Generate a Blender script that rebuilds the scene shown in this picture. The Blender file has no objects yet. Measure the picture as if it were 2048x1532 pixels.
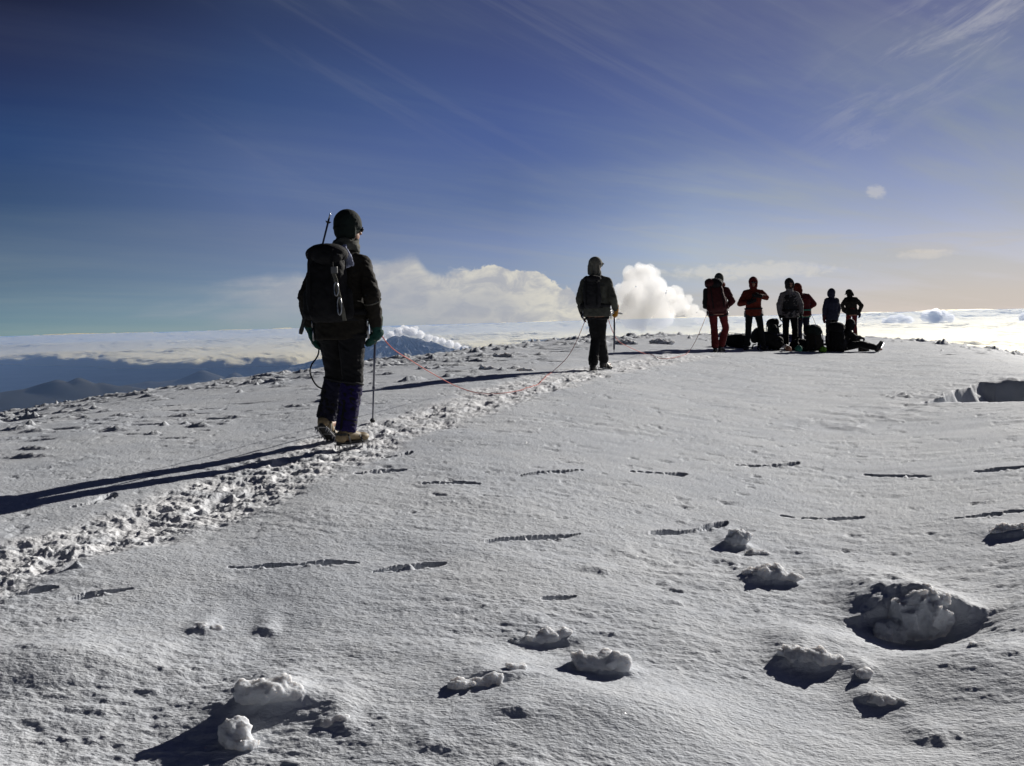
import bpy, bmesh, math, random
import numpy as np
from mathutils import Vector, Matrix

R = math.radians
SC = bpy.context.scene
COL = SC.collection
random.seed(7)

# ------------------------------------------------------------------ helpers
def tag(o, label=None, cat=None, group=None, kind=None):
    if label: o['label'] = label
    if cat: o['category'] = cat
    if group: o['group'] = group
    if kind: o['kind'] = kind
    return o

def empty(name, loc=(0, 0, 0), rz=0.0):
    o = bpy.data.objects.new(name, None)
    COL.objects.link(o)
    o.location = loc
    o.rotation_euler = (0, 0, rz)
    o.empty_display_size = 0.1
    return o

def mesh_obj(name, me, mat=None, parent=None):
    o = bpy.data.objects.new(name, me)
    COL.objects.link(o)
    if mat is not None:
        me.materials.clear()
        me.materials.append(mat)
    if parent is not None:
        o.parent = parent
    return o

def grid_mesh(name, P, smooth=True, wrap=False):
    """P: (n, m, 3) array of points -> quad mesh"""
    n, m, _ = P.shape
    idx = np.arange(n * m, dtype=np.int32).reshape(n, m)
    a = idx[:-1, :-1]; b = idx[:-1, 1:]; c = idx[1:, 1:]; d = idx[1:, :-1]
    q = np.stack([a, b, c, d], axis=-1).reshape(-1, 4)
    if wrap:
        q2 = np.stack([idx[-1, :-1], idx[-1, 1:], idx[0, 1:], idx[0, :-1]], axis=-1)
        q = np.concatenate([q, q2])
    me = bpy.data.meshes.new(name)
    me.vertices.add(n * m)
    me.vertices.foreach_set('co', P.astype(np.float32).ravel())
    me.loops.add(q.size)
    me.loops.foreach_set('vertex_index', q.ravel())
    me.polygons.add(len(q))
    me.polygons.foreach_set('loop_start', np.arange(0, q.size, 4, dtype=np.int32))
    me.polygons.foreach_set('loop_total', np.full(len(q), 4, dtype=np.int32))
    me.polygons.foreach_set('use_smooth', np.full(len(q), smooth, dtype=bool))
    me.update(calc_edges=True)
    return me

def _hash(ix, iy, iz, seed):
    h = (ix.astype(np.int64) * 374761393 + iy.astype(np.int64) * 668265263 + iz.astype(np.int64) * 1274126177 + seed * 974711) & 0x7fffffff
    h = ((h ^ (h >> 13)) * 1274126177) & 0x7fffffff
    h = h ^ (h >> 16)
    return (h & 0xffff).astype(np.float32) / 32767.5 - 1.0

def noise2(x, y, seed=0):
    fx = np.floor(x); fy = np.floor(y)
    ix = fx.astype(np.int64); iy = fy.astype(np.int64)
    u = x - fx; v = y - fy
    u = u * u * u * (u * (u * 6 - 15) + 10); v = v * v * v * (v * (v * 6 - 15) + 10)
    z = np.zeros_like(ix)
    a = _hash(ix, iy, z, seed); b = _hash(ix + 1, iy, z, seed)
    c = _hash(ix, iy + 1, z, seed); d = _hash(ix + 1, iy + 1, z, seed)
    return (a * (1 - u) + b * u) * (1 - v) + (c * (1 - u) + d * u) * v

def noise3(x, y, z, seed=0):
    fx = np.floor(x); fy = np.floor(y); fz = np.floor(z)
    ix = fx.astype(np.int64); iy = fy.astype(np.int64); iz = fz.astype(np.int64)
    u = x - fx; v = y - fy; w = z - fz
    u = u * u * (3 - 2 * u); v = v * v * (3 - 2 * v); w = w * w * (3 - 2 * w)
    def pl(k):
        a = _hash(ix, iy, k, seed); b = _hash(ix + 1, iy, k, seed)
        c = _hash(ix, iy + 1, k, seed); d = _hash(ix + 1, iy + 1, k, seed)
        return (a * (1 - u) + b * u) * (1 - v) + (c * (1 - u) + d * u) * v
    return pl(iz) * (1 - w) + pl(iz + 1) * w

def fbm2(x, y, octs=4, seed=0, gain=0.5, lac=2.03):
    s = 0; a = 1.0; t = 0
    for k in range(octs):
        s = s + a * noise2(x + 13.7 * k, y - 7.3 * k, seed + k * 17)
        t += a; a *= gain; x = x * lac; y = y * lac
    return s / t

def fbm3(x, y, z, octs=4, seed=0, gain=0.5, lac=2.03):
    s = 0; a = 1.0; t = 0
    for k in range(octs):
        s = s + a * noise3(x + 13.7 * k, y - 7.3 * k, z + 3.1 * k, seed + k * 17)
        t += a; a *= gain; x = x * lac; y = y * lac; z = z * lac
    return s / t

# ------------------------------------------------------------------ camera
W, H, F = 2048.0, 1532.0, 2000.0
H0 = 1.5
PITCH = math.atan((766 - 645) / F)
ROLL = R(1.55)
fwd = Vector((0, math.cos(PITCH), -math.sin(PITCH)))
rt0 = Vector((1, 0, 0))
up0 = rt0.cross(fwd)
rt = rt0 * math.cos(ROLL) - up0 * math.sin(ROLL)
up = rt0 * math.sin(ROLL) + up0 * math.cos(ROLL)
cam_d = bpy.data.cameras.new('camera')
cam = bpy.data.objects.new('camera', cam_d)
COL.objects.link(cam)
cam.matrix_world = Matrix(((rt.x, up.x, -fwd.x, 0), (rt.y, up.y, -fwd.y, 0), (rt.z, up.z, -fwd.z, H0), (0, 0, 0, 1)))
cam_d.sensor_width = 36.0
cam_d.lens = 36.0 * F / W
cam_d.clip_start = 0.05
cam_d.clip_end = 2.0e6
SC.camera = cam

def pdir(px, py):
    d = fwd * F + rt * (px - W / 2) - up * (py - H / 2)
    return d
def azs(px, py):
    """azimuth (from +Y towards +X) and slope dz/dr of a viewing ray"""
    d = pdir(px, py)
    return math.atan2(d.x, d.y), d.z / math.hypot(d.x, d.y)
def at_far(px, py, r):
    a, s = azs(px, py)
    return Vector((r * math.sin(a), r * math.cos(a), H0 + s * r))

# ------------------------------------------------------------------ the snow dome: silhouette (photo points) and distance of its crest
_sil = [(-1500, 1180, 16), (-900, 1040, 17), (-400, 925, 19), (0, 830, 21), (140, 808, 21), (281, 784, 21.5), (492, 757, 22), (633, 739, 22), (737, 723, 23),
        (911, 703, 25), (1034, 690, 28), (1145, 679, 32), (1256, 674, 36), (1368, 671, 40), (1500, 671, 43), (1620, 672, 45), (1725, 675, 46),
        (1826, 681, 45), (1915, 689, 43), (2034, 708, 40), (2300, 770, 30), (2700, 860, 22), (3500, 1040, 13)]
_saz = np.array([azs(a, b)[0] for a, b, c in _sil]); _ssl = np.array([azs(a, b)[1] for a, b, c in _sil]); _sD = np.array([float(c) for a, b, c in _sil])
_o = np.argsort(_saz); _saz, _ssl, _sD = _saz[_o], _ssl[_o], _sD[_o]
_fa = np.linspace(-math.pi, math.pi, 7201)
_fs = np.interp(_fa, _saz, _ssl); _fD = np.interp(_fa, _saz, _sD)
_k = np.exp(-0.5 * (np.arange(-60, 61) / 18.0) ** 2); _k /= _k.sum()
_fs = np.convolve(np.pad(_fs, 60, mode='edge'), _k, mode='valid'); _fD = np.convolve(np.pad(_fD, 60, mode='edge'), _k, mode='valid')
def crest(az): return np.interp(az, _fa, _fs), np.interp(az, _fa, _fD)

S_NEAR = -0.036
def ground(x, y):
    """height of the smooth dome; 0 under the camera"""
    x = np.asarray(x, float); y = np.asarray(y, float)
    az = np.arctan2(x, y); r = np.hypot(x, y)
    s, D = crest(az)
    w = np.clip((r / D - 0.15) / 0.75, 0, 1); w = w * w * (3 - 2 * w)
    s0 = S_NEAR + 0.015 * np.exp(-((az - R(6)) / R(10)) ** 2)
    s = s0 + (s - s0) * w
    R2 = 2.6 * D
    z1 = H0 + s * r - H0 * (1 - np.minimum(r, R2) / D) ** 2
    slope = 2 * H0 / D * (1 - R2 / D)
    return z1 + np.where(r > R2, (r - R2) * slope, 0)

def px_ground(px, py):
    a, m = azs(px, py)
    s, D = crest(a); D = float(D)
    r = np.geomspace(1.2, D * 1.02, 3000)
    gap = H0 + m * r - ground(r * math.sin(a), r * math.cos(a))
    k = np.where(gap <= 0)[0]
    if len(k) and k[0] > 0:
        i = k[0]; t = gap[i - 1] / (gap[i - 1] - gap[i]); rr_ = r[i - 1] + (r[i] - r[i - 1]) * t
    else: rr_ = r[int(np.argmin(gap))]
    rr_ = float(rr_)
    return Vector((rr_ * math.sin(a), rr_ * math.cos(a), float(ground(rr_ * math.sin(a), rr_ * math.cos(a)))))

# ------------------------------------------------------------------ sun
SUN_AZ, SUN_EL = R(41.0), R(18.5)
sdir = Vector((math.sin(SUN_AZ) * math.cos(SUN_EL), math.cos(SUN_AZ) * math.cos(SUN_EL), math.sin(SUN_EL)))
sl = bpy.data.lights.new('sun', 'SUN')
sl.energy = 5.0
sl.angle = R(0.5)
sl.color = (1.0, 0.955, 0.885)
so = bpy.data.objects.new('sun', sl)
COL.objects.link(so)
so.rotation_euler = (-sdir).to_track_quat('-Z', 'Y').to_euler()
so.location = (20, 30, 20)

# ------------------------------------------------------------------ node helper
class G:
    def __init__(s, tree):
        s.t = tree; s.n = tree.nodes; s.l = tree.links
    def new(s, kind, **kw):
        nd = s.n.new(kind)
        for k, v in kw.items(): setattr(nd, k, v)
        return nd
    def link(s, a, b): s.l.new(a, b)
    def put(s, sock, v):
        if hasattr(v, 'is_output') or isinstance(v, bpy.types.NodeSocket): s.link(v, sock)
        else: sock.default_value = v
    def m(s, op, a, b=0.0, c=0.0, clamp=False):
        nd = s.new('ShaderNodeMath', operation=op, use_clamp=clamp)
        s.put(nd.inputs[0], a); s.put(nd.inputs[1], b); s.put(nd.inputs[2], c)
        return nd.outputs[0]
    def vm(s, op, a, b=(0, 0, 0), scale=None):
        nd = s.new('ShaderNodeVectorMath', operation=op)
        s.put(nd.inputs[0], a); s.put(nd.inputs[1], b)
        if scale is not None: s.put(nd.inputs[3], scale)
        return nd.outputs[0] if op not in ('DOT_PRODUCT', 'LENGTH', 'DISTANCE') else nd.outputs[1]
    def comb(s, x, y, z=0.0):
        nd = s.new('ShaderNodeCombineXYZ'); s.put(nd.inputs[0], x); s.put(nd.inputs[1], y); s.put(nd.inputs[2], z); return nd.outputs[0]
    def noise(s, v, scale, detail=4, rough=0.5, dist=0.0, out=0):
        nd = s.new('ShaderNodeTexNoise'); s.put(nd.inputs['Vector'], v); nd.inputs['Scale'].default_value = scale
        nd.inputs['Detail'].default_value = detail; nd.inputs['Roughness'].default_value = rough; nd.inputs['Distortion'].default_value = dist
        return nd.outputs[out]
    def ss(s, v, a, b, lo=0.0, hi=1.0):
        nd = s.new('ShaderNodeMapRange', interpolation_type='SMOOTHSTEP')
        s.put(nd.inputs[0], v); s.put(nd.inputs[1], a); s.put(nd.inputs[2], b); s.put(nd.inputs[3], lo); s.put(nd.inputs[4], hi)
        return nd.outputs[0]
    def mix(s, f, a, b, mode='MIX'):
        nd = s.new('ShaderNodeMix', data_type='RGBA', blend_type=mode)
        s.put(nd.inputs[0], f); s.put(nd.inputs[6], a); s.put(nd.inputs[7], b)
        return nd.outputs[2]

# ------------------------------------------------------------------ world: Nishita sky with thin cloud veils
SKY = 0.053
w = bpy.data.worlds.new('World')
SC.world = w
w.use_nodes = True
g = G(w.node_tree)
g.n.clear()
wo = g.new('ShaderNodeOutputWorld'); bg = g.new('ShaderNodeBackground')
g.link(bg.outputs[0], wo.inputs[0])
sky = g.new('ShaderNodeTexSky', sky_type='NISHITA')
sky.sun_disc = False
sky.sun_elevation = SUN_EL
sky.sun_rotation = SUN_AZ
sky.altitude = 5500
sky.air_density = 1.15
sky.dust_density = 0.6
sky.ozone_density = 1.6
tc = g.new('ShaderNodeTexCoord')
D_ = g.vm('NORMALIZE', tc.outputs['Generated'])
sep = g.new('ShaderNodeSeparateXYZ'); g.link(D_, sep.inputs[0])
X_, Y_, Z_ = sep.outputs
az_ = g.m('MULTIPLY', g.m('ARCTAN2', X_, Y_), 57.29578)
el_ = g.m('MULTIPLY', g.m('ARCSINE', Z_), 57.29578)
col = sky.outputs[0]
# clear high-altitude air: deeper away from the sun
dk = g.mix(g.ss(az_, -34.0, 2.0), (0.13, 0.325, 0.52, 1), (0.44, 0.60, 0.78, 1))
dk = g.mix(g.ss(az_, 0.0, 28.0), dk, (0.74, 0.76, 0.88, 1))
dk = g.mix(g.m('MULTIPLY', g.ss(az_, 4.0, -32.0), g.ss(el_, 6.0, 26.0)), dk, (0.10, 0.13, 0.22, 1))
col = g.mix(1.0, col, dk, 'MULTIPLY')
hs = g.new('ShaderNodeHueSaturation'); hs.inputs['Saturation'].default_value = 0.80; hs.inputs['Hue'].default_value = 0.508
g.link(col, hs.inputs['Color']); col = hs.outputs[0]
col = g.mix(1.0, col, (1.12, 0.94, 1.06, 1), 'MULTIPLY')
hi_ = g.ss(el_, 2.0, 26.0)
col = g.mix(1.0, col, g.mix(hi_, (1.0, 1.0, 1.0, 1), (0.80, 0.72, 0.86, 1)), 'MULTIPLY')
# high thin cirrus, combed in long diagonal streaks, thicker towards the sun
zz = g.m('ADD', Z_, 0.12)
cx = g.m('DIVIDE', X_, zz); cy = g.m('DIVIDE', Y_, zz)
u_ = g.m('ADD', g.m('MULTIPLY', cx, 0.82), g.m('MULTIPLY', cy, 0.57))
v_ = g.m('SUBTRACT', g.m('MULTIPLY', cy, 0.82), g.m('MULTIPLY', cx, 0.57))
st = g.noise(g.comb(g.m('MULTIPLY', u_, 0.16), g.m('MULTIPLY', v_, 0.75), 0.3), 1.3, 6, 0.62, 0.6)
st2 = g.noise(g.comb(g.m('MULTIPLY', u_, 0.5), g.m('MULTIPLY', v_, 1.6), 5.3), 1.4, 6, 0.6, 0.8)
veil = g.m('ADD', g.m('MULTIPLY', st, 0.75), g.m('MULTIPLY', st2, 0.25))
veil = g.ss(veil, 0.40, 0.68)
side = g.ss(az_, -22.0, 30.0, 0.14, 1.0)
low = g.ss(el_, 26.0, 3.0, 0.45, 1.0)
veil = g.m('MULTIPLY', g.m('MULTIPLY', veil, side), low)
haz = g.m('MULTIPLY', g.ss(az_, -5.0, 32.0), g.ss(el_, 20.0, 0.0), clamp=True)
veil = g.m('ADD', veil, g.m('MULTIPLY', haz, 0.45), clamp=True)
CV = (5.6, 5.5, 5.7, 1)
col = g.mix(g.m('MULTIPLY', veil, 0.72), col, CV)
# the clear blue differs with bearing: deep and teal away from the sun, paler towards it
def ramp(stops, f):
    nd = g.new('ShaderNodeValToRGB'); cr = nd.color_ramp; cr.interpolation = 'EASE'
    while len(cr.elements) < len(stops): cr.elements.new(0.5)
    for e_, (p_, c_) in zip(cr.elements, stops): e_.position = p_; e_.color = (*c_, 1) if hasattr(c_, '__len__') else (c_, c_, c_, 1)
    g.link(f, nd.inputs[0]); return nd.outputs[0]
elf = g.m('DIVIDE', el_, 20.0, clamp=True)
def tint(rows): return ramp([(e_ / 20.0, tuple(v_ / 2 for v_ in c_)) for e_, c_ in rows], elf)
t1 = tint([(0, (1.5, 1.6, 1.25)), (3.2, (1.15, 1.26, .98)), (7, (.66, .91, .85)), (10, (.46, .8, .95)), (15, (.66, .78, .78)), (18, (.42, .47, .38))])
t2 = tint([(0, (1.05, 1.2, 1.05)), (4.6, (.99, 1.06, .93)), (8.8, (.86, 1.06, 1.05)), (13, (.62, .95, 1.0)), (17.5, (.66, .92, .88))])
t3 = tint([(0, (1.0, 1.02, .96)), (4, (.95, 1.0, .93)), (7, (.68, .82, .83)), (11, (.6, .79, .91)), (17, (.62, .77, .81))])
t35 = tint([(0, (1.17, 1.12, .94)), (4, (1.27, 1.34, 1.1)), (7, (1.04, 1.16, 1.03)), (10, (.76, .91, .92)), (17, (.73, .86, .88))])
t4 = tint([(0, (1.16, 1.08, .88)), (2.6, (1.05, 1.14, 1.06)), (6.4, (.98, 1.07, .99)), (10.7, (.72, .86, .92)), (17, (.66, .75, .84))])
def lerpz(a_, b_): 
    nd = g.new('ShaderNodeMapRange'); g.link(az_, nd.inputs[0]); nd.inputs[1].default_value = a_; nd.inputs[2].default_value = b_; return nd.outputs[0]
tt_ = g.mix(lerpz(-26.0, -14.0), t1, t2); tt_ = g.mix(lerpz(-14.0, 0.0), tt_, t3); tt_ = g.mix(lerpz(0.0, 10.5), tt_, t35); tt_ = g.mix(lerpz(10.5, 21.0), tt_, t4)
col = g.mix(1.0, col, tt_, 'MULTIPLY'); col = g.mix(1.0, col, (2, 2, 2, 1), 'MULTIPLY')
# soft bank of stratus low over the horizon: anvil reaching left, heaped edge right
w1 = g.noise(g.comb(g.m('MULTIPLY', az_, 0.10), g.m('MULTIPLY', el_, 0.7), 2.0), 1.0, 6, 0.6, 0.4)
w2 = g.noise(g.comb(g.m('MULTIPLY', az_, 0.55), g.m('MULTIPLY', el_, 0.75), 9.0), 1.3, 6, 0.62, 0.4)
tp_ = ramp([(0.0, .30), (.17, .50), (.40, .66), (.515, .78), (.575, .84), (.61, .60), (.70, .66), (.78, .60), (.83, .42), (.87, .10), (1.0, 0.0)], g.m('DIVIDE', g.m('ADD', az_, 25.0), 34.0, clamp=True))
w_ = g.m('SUBTRACT', w2, 0.5)
top = g.m('ADD', g.m('MULTIPLY', tp_, 5.0), g.m('MULTIPLY', w_, g.ss(az_, -6.0, -2.0, 0.7, 1.7)))
top = g.m('ADD', top, g.m('MULTIPLY', g.m('SUBTRACT', w1, 0.5), g.ss(az_, -4.0, -8.0, 0.2, 1.3)))
dtop = g.m('SUBTRACT', top, el_)
mt = g.ss(dtop, 0.0, g.ss(az_, -6.0, -1.0, 0.9, 0.16))
ml = g.ss(g.m('ADD', az_, g.m('MULTIPLY', g.m('SUBTRACT', w1, 0.5), 16.0)), -21.0, -13.0)
mb = g.m('ADD', g.ss(az_, -9.0, -1.0), g.ss(g.m('ADD', el_, g.m('MULTIPLY', g.m('SUBTRACT', w1, 0.5), 2.0)), -0.4, 1.5), clamp=True)
bank = g.m('MULTIPLY', mt, g.m('MULTIPLY', ml, g.m('ADD', g.m('MULTIPLY', mb, 0.75), 0.25)))
relief = g.noise(g.comb(g.m('MULTIPLY', az_, 0.5), g.m('MULTIPLY', el_, 1.0), 4.4), 1.1, 8, 0.66, 0.5)
glow = g.m('MULTIPLY', g.ss(az_, -22.0, 2.5, 0.12, 1.0), g.ss(dtop, 2.2, 0.0, g.ss(az_, -2.0, 3.0, 0.30, 0.85), 1.0))
glow = g.m('MULTIPLY', glow, g.ss(relief, 0.34, 0.62, 0.25, 1.0))
bcol = g.mix(glow, (5.6, 5.8, 6.6, 1), (12.0, 11.3, 9.4, 1))
col = g.mix(g.m('MULTIPLY', bank, g.ss(az_, -16.0, -6.0, 0.5, 0.82)), col, bcol)
# thin streaks low on the right
w3 = g.noise(g.comb(g.m('MULTIPLY', az_, 0.09), g.m('MULTIPLY', el_, 1.0), 7.0), 1.2, 6, 0.6, 0.3)
stk = g.m('MULTIPLY', g.ss(w3, 0.54, 0.66), g.m('MULTIPLY', g.ss(el_, 6.5, 3.0), g.ss(az_, 3.0, 9.0)))
col = g.mix(g.m('MULTIPLY', stk, 0.35), col, (7.2, 6.9, 6.0, 1))
def puff(a0, e0, ra, re_, amt, c_=(9.0, 8.8, 8.6, 1), seed=0.0):
    global col
    nn = g.noise(g.comb(az_, g.m('MULTIPLY', el_, 1.6), seed), 1.6, 6, 0.65, 0.3)
    q_ = g.m('ADD', g.m('POWER', g.m('ABSOLUTE', g.m('DIVIDE', g.m('SUBTRACT', az_, a0), ra)), 2.0), g.m('POWER', g.m('ABSOLUTE', g.m('DIVIDE', g.m('SUBTRACT', el_, e0), re_)), 2.0))
    k_ = g.ss(g.m('ADD', q_, g.m('MULTIPLY', g.m('SUBTRACT', nn, 0.5), -2.6)), 1.0, 0.0)
    col = g.mix(g.m('MULTIPLY', k_, amt), col, c_)
puff(20.1, 6.4, 0.62, 0.42, 0.5, seed=1.0)
puff(22.4, 3.0, 1.7, 0.30, 0.42, (11.0, 10.2, 9.0, 1), 2.0)
puff(19.4, 9.2, 1.4, 0.6, 0.08, seed=3.0)
puff(13.5, 2.5, 5.5, 0.55, 0.45, (11.0, 10.6, 9.4, 1), 4.0)
puff(5.2, 1.4, 3.6, 1.0, 0.35, (5.5, 5.9, 7.0, 1), 5.0)
# wisps high on the right
wl = g.m('SUBTRACT', el_, g.m('ADD', g.m('MULTIPLY', g.m('SUBTRACT', az_, 18.0), 0.48), 11.0))
wn = g.noise(g.comb(g.m('ADD', g.m('MULTIPLY', az_, 0.13), g.m('MULTIPLY', el_, 0.06)), g.m('SUBTRACT', g.m('MULTIPLY', el_, 0.62), g.m('MULTIPLY', az_, 0.28)), 3.0), 1.25, 7, 0.66, 0.5)
wk = g.m('MULTIPLY', g.ss(g.m('ABSOLUTE', wl), 4.2, 0.3), g.m('MULTIPLY', g.ss(az_, 14.0, 25.0), g.ss(wn, 0.42, 0.70)))
col = g.mix(g.m('MULTIPLY', wk, 0.62), col, (6.6, 6.7, 7.4, 1))
wn2 = g.noise(g.comb(g.m('MULTIPLY', g.m('ADD', az_, el_), 0.06), g.m('SUBTRACT', g.m('MULTIPLY', el_, 0.34), g.m('MULTIPLY', az_, -0.18)), 6.0), 1.3, 7, 0.62, 0.6)
wk2 = g.m('MULTIPLY', g.ss(wn2, 0.47, 0.70), g.m('MULTIPLY', g.ss(az_, -24.0, -6.0), g.ss(el_, 4.0, 11.0)))
col = g.mix(g.m('MULTIPLY', wk2, 0.13), col, (4.2, 4.5, 5.4, 1))
# warm band close to the horizon towards the sun
wb = g.m('MULTIPLY', g.ss(az_, 2.0, 28.0), g.ss(el_, 7.0, 0.0))
col = g.mix(g.m('MULTIPLY', wb, 0.55), col, (10.5, 9.3, 8.6, 1))
# at this height the air overhead is thin and almost black-blue
zen = g.m('MULTIPLY', g.ss(el_, 20.0, 48.0, 1.0, 0.22), g.ss(g.m('ABSOLUTE', az_), 45.0, 110.0, 1.0, 0.5))
zf = g.ss(el_, 22.0, 45.0)
col = g.mix(1.0, col, g.comb(zen, zen, zen), 'MULTIPLY')
col = g.mix(1.0, col, g.mix(zf, (1, 1, 1, 1), (0.55, 0.8, 1.5, 1)), 'MULTIPLY')
g.link(col, bg.inputs[0])
bg.inputs[1].default_value = SKY

# ------------------------------------------------------------------ render settings
SC.view_settings.view_transform = 'Standard'
SC.view_settings.look = 'None'
SC.view_settings.exposure = 0.34
SC.view_settings.gamma = 1.0
SC.render.engine = 'CYCLES'
SC.cycles.volume_bounces = 16
SC.cycles.max_bounces = 16
SC.cycles.diffuse_bounces = 3
SC.cycles.sample_clamp_indirect = 4.0
SC.cycles.use_denoising = True
# ------------------------------------------------------------------ snow material
def snow_mat(name, fine=True, glint=True, sss=0.0):
    m = bpy.data.materials.new(name); m.use_nodes = True
    g = G(m.node_tree); g.n.clear()
    out = g.new('ShaderNodeOutputMaterial'); p = g.new('ShaderNodeBsdfPrincipled')
    g.link(p.outputs[0], out.inputs[0])
    geo = g.new('ShaderNodeNewGeometry'); P = geo.outputs['Position']
    n1 = g.noise(P, 1.1, 4, 0.55); n2 = g.noise(P, 14.0, 5, 0.6)
    f = g.m('ADD', g.m('MULTIPLY', n1, 0.6), g.m('MULTIPLY', n2, 0.4))
    c = g.mix(g.ss(f, 0.35, 0.65), (0.53, 0.56, 0.61, 1), (0.60, 0.622, 0.655, 1))
    at_ = g.new('ShaderNodeAttribute'); at_.attribute_name = 'broken'
    c = g.mix(at_.outputs['Fac'], c, (0.80, 0.81, 0.83, 1))
    g.link(c, p.inputs['Base Color'])
    p.inputs['Roughness'].default_value = 0.75
    p.inputs['Specular IOR Level'].default_value = 0.06
    p.inputs['Diffuse Roughness'].default_value = 0.0
    if sss:
        p.inputs['Subsurface Weight'].default_value = sss
        p.inputs['Subsurface Radius'].default_value = (0.06, 0.055, 0.05)
        p.inputs['Subsurface Scale'].default_value = 1.0
    b1 = g.new('ShaderNodeBump'); b1.inputs['Strength'].default_value = 1.0; b1.inputs['Distance'].default_value = 0.007
    vo = g.noise(g.vm('MULTIPLY', P, (0.7, 1.15, 1.0)), 75.0, 3, 0.62)
    g.link(vo, b1.inputs['Height'])
    N = b1.outputs[0]
    g.link(N, p.inputs['Normal'])
    if glint:
        v = g.new('ShaderNodeTexVoronoi', feature='F1'); v.inputs['Scale'].default_value = 105.0
        g.link(P, v.inputs['Vector'])
        sp = g.new('ShaderNodeSeparateColor'); g.link(v.outputs['Color'], sp.inputs[0])
        rare = g.m('MULTIPLY', g.m('GREATER_THAN', sp.outputs[0], 0.985), g.m('LESS_THAN', v.outputs['Distance'], 0.22))
        rv = g.vm('SUBTRACT', v.outputs['Color'], (0.5, 0.5, 0.5))
        wn = g.new('ShaderNodeTexWhiteNoise'); g.link(v.outputs['Color'], wn.inputs[0])
        rv = g.vm('SUBTRACT', wn.outputs['Color'], (0.5, 0.5, 0.5))
        nn = g.vm('NORMALIZE', g.vm('ADD', geo.outputs['Normal'], g.vm('SCALE', rv, (0, 0, 0), 1.5)))
        gl = g.new('ShaderNodeBsdfGlossy'); gl.inputs['Roughness'].default_value = 0.16; gl.inputs['Color'].default_value = (0.35, 0.35, 0.35, 1)
        g.link(nn, gl.inputs['Normal'])
        g.link(g.mix(rare, (0, 0, 0, 1), (0.12, 0.12, 0.12, 1)), gl.inputs['Color'])
        mx = g.new('ShaderNodeAddShader'); g.link(p.outputs[0], mx.inputs[0]); g.link(gl.outputs[0], mx.inputs[1])
        g.link(mx.outputs[0], out.inputs[0])
    return m
M_SNOW = snow_mat('snow')
M_CHUNK = snow_mat('chunk_snow', glint=False, sss=0.6)

# ------------------------------------------------------------------ snow field: polar height field, fine where it shows large
azA = R(-33.5); azB = R(33.5)
a_in = np.arange(azA, azB, R(0.052))
a_l = azA - np.cumsum(R(0.052) * 1.045 ** np.arange(1, 200)); a_l = a_l[a_l > -math.pi + 0.01][::-1]
a_r = azB + np.cumsum(R(0.052) * 1.045 ** np.arange(0, 200)); a_r = a_r[a_r < math.pi - 0.01]
A = np.concatenate([[-math.pi], a_l, a_in, a_r, [math.pi]])
rr = [0.02, 0.3, 0.6, 0.9, 1.2, 1.5, 1.7, 1.9, 2.05, 2.15, 2.2]
while rr[-1] < 130: rr.append(rr[-1] + min(rr[-1] ** 2 / 1500 * 0.80, 0.0042 * rr[-1] if rr[-1] < 60 else 0.03 * rr[-1]))
while rr[-1] < 14000: rr.append(rr[-1] * 1.12)
Rr = np.array(rr)
AA, RR = np.meshgrid(A, Rr)
GX = RR * np.sin(AA); GY = RR * np.cos(AA)
GZ = ground(GX, GY)
near = RR < 90
fade = np.clip((90 - RR) / 40, 0, 1)
inview = np.clip(1 - (np.abs(AA) - azB) / R(25), 0, 1)
# broad swells and hollows
d = 0.030 * fbm2(GX * 0.30, GY * 0.34, 3, 11) * np.clip(RR / 3, 0, 1)
d += 0.026 * fbm2(GX * 1.1 + 3, GY * 1.5, 3, 21) * np.clip((9 - RR) / 5, 0.25, 1)
# wind ripples (short ridges across the view) and crusty grain
rip = fbm2(GX * 7.5, GY * 15.0, 3, 31, 0.55)
mask = np.clip(0.50 + 1.7 * fbm2(GX * 0.9, GY * 1.5, 3, 41), 0.10, 1.05)
near_rough = np.clip((RR < 100) * (0.45 + 0.55 * np.clip((7 - RR) / 4, 0, 1)), 0, 1)
d += 0.0078 * rip * mask * near_rough
gr = fbm2(GX * 24, GY * 38, 3, 51, 0.6)
d += 0.0050 * gr * (0.5 + 0.5 * mask) * np.clip((14 - RR) / 8, 0, 1)
# farther out: sun-cups drawn out along the wind
cup = fbm2(GX * 1.3, GY * 2.3, 4, 61, 0.55)
d += 0.022 * np.clip(cup, -0.2, 1) * np.clip((RR - 12) / 10, 0, 1)
d += 0.010 * fbm2(GX * 2.2, GY * 6.0, 4, 65, 0.6) * np.clip((RR - 4) / 5, 0, 1) * np.clip((60 - RR) / 30, 0, 1) * (0.35 + mask * 0.65)
d += (0.045 + 0.045 * np.clip((AA + R(8)) / R(10), 0, 1)) * np.clip(fbm2(GX * 1.6, GY * 2.0, 4, 66, 0.62) - 0.08, 0, 1) * np.clip((RR / crest(AA)[1] - 0.72) / 0.3, 0, 1) * (RR < 90)
spk = np.clip(fbm2(GX * 6.5, GY * 9.0, 3, 67, 0.6) - 0.42, 0, 1)
d -= 0.040 * spk * np.clip((RR - 3.5) / 3, 0, 1) * np.clip((30 - RR) / 10, 0, 1)
d *= inview
DZ = d * fade

def window(cx, cy, rad):
    r = math.hypot(cx, cy); a = math.atan2(cx, cy)
    da = rad / max(r, 0.5)
    i0, i1 = np.searchsorted(Rr, [r - rad, r + rad]); j0, j1 = np.searchsorted(A, [a - da, a + da])
    return slice(max(i0, 0), i1), slice(max(j0, 0), j1)
def local(cx, cy, ang, rad):
    s = window(cx, cy, rad)
    x = GX[s] - cx; y = GY[s] - cy
    c, n = math.cos(ang), math.sin(ang)
    return s, x * c + y * n, -x * n + y * c
rng = np.random.RandomState(5)
GR = AA * 0     # extra roughness where snow is broken

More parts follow.
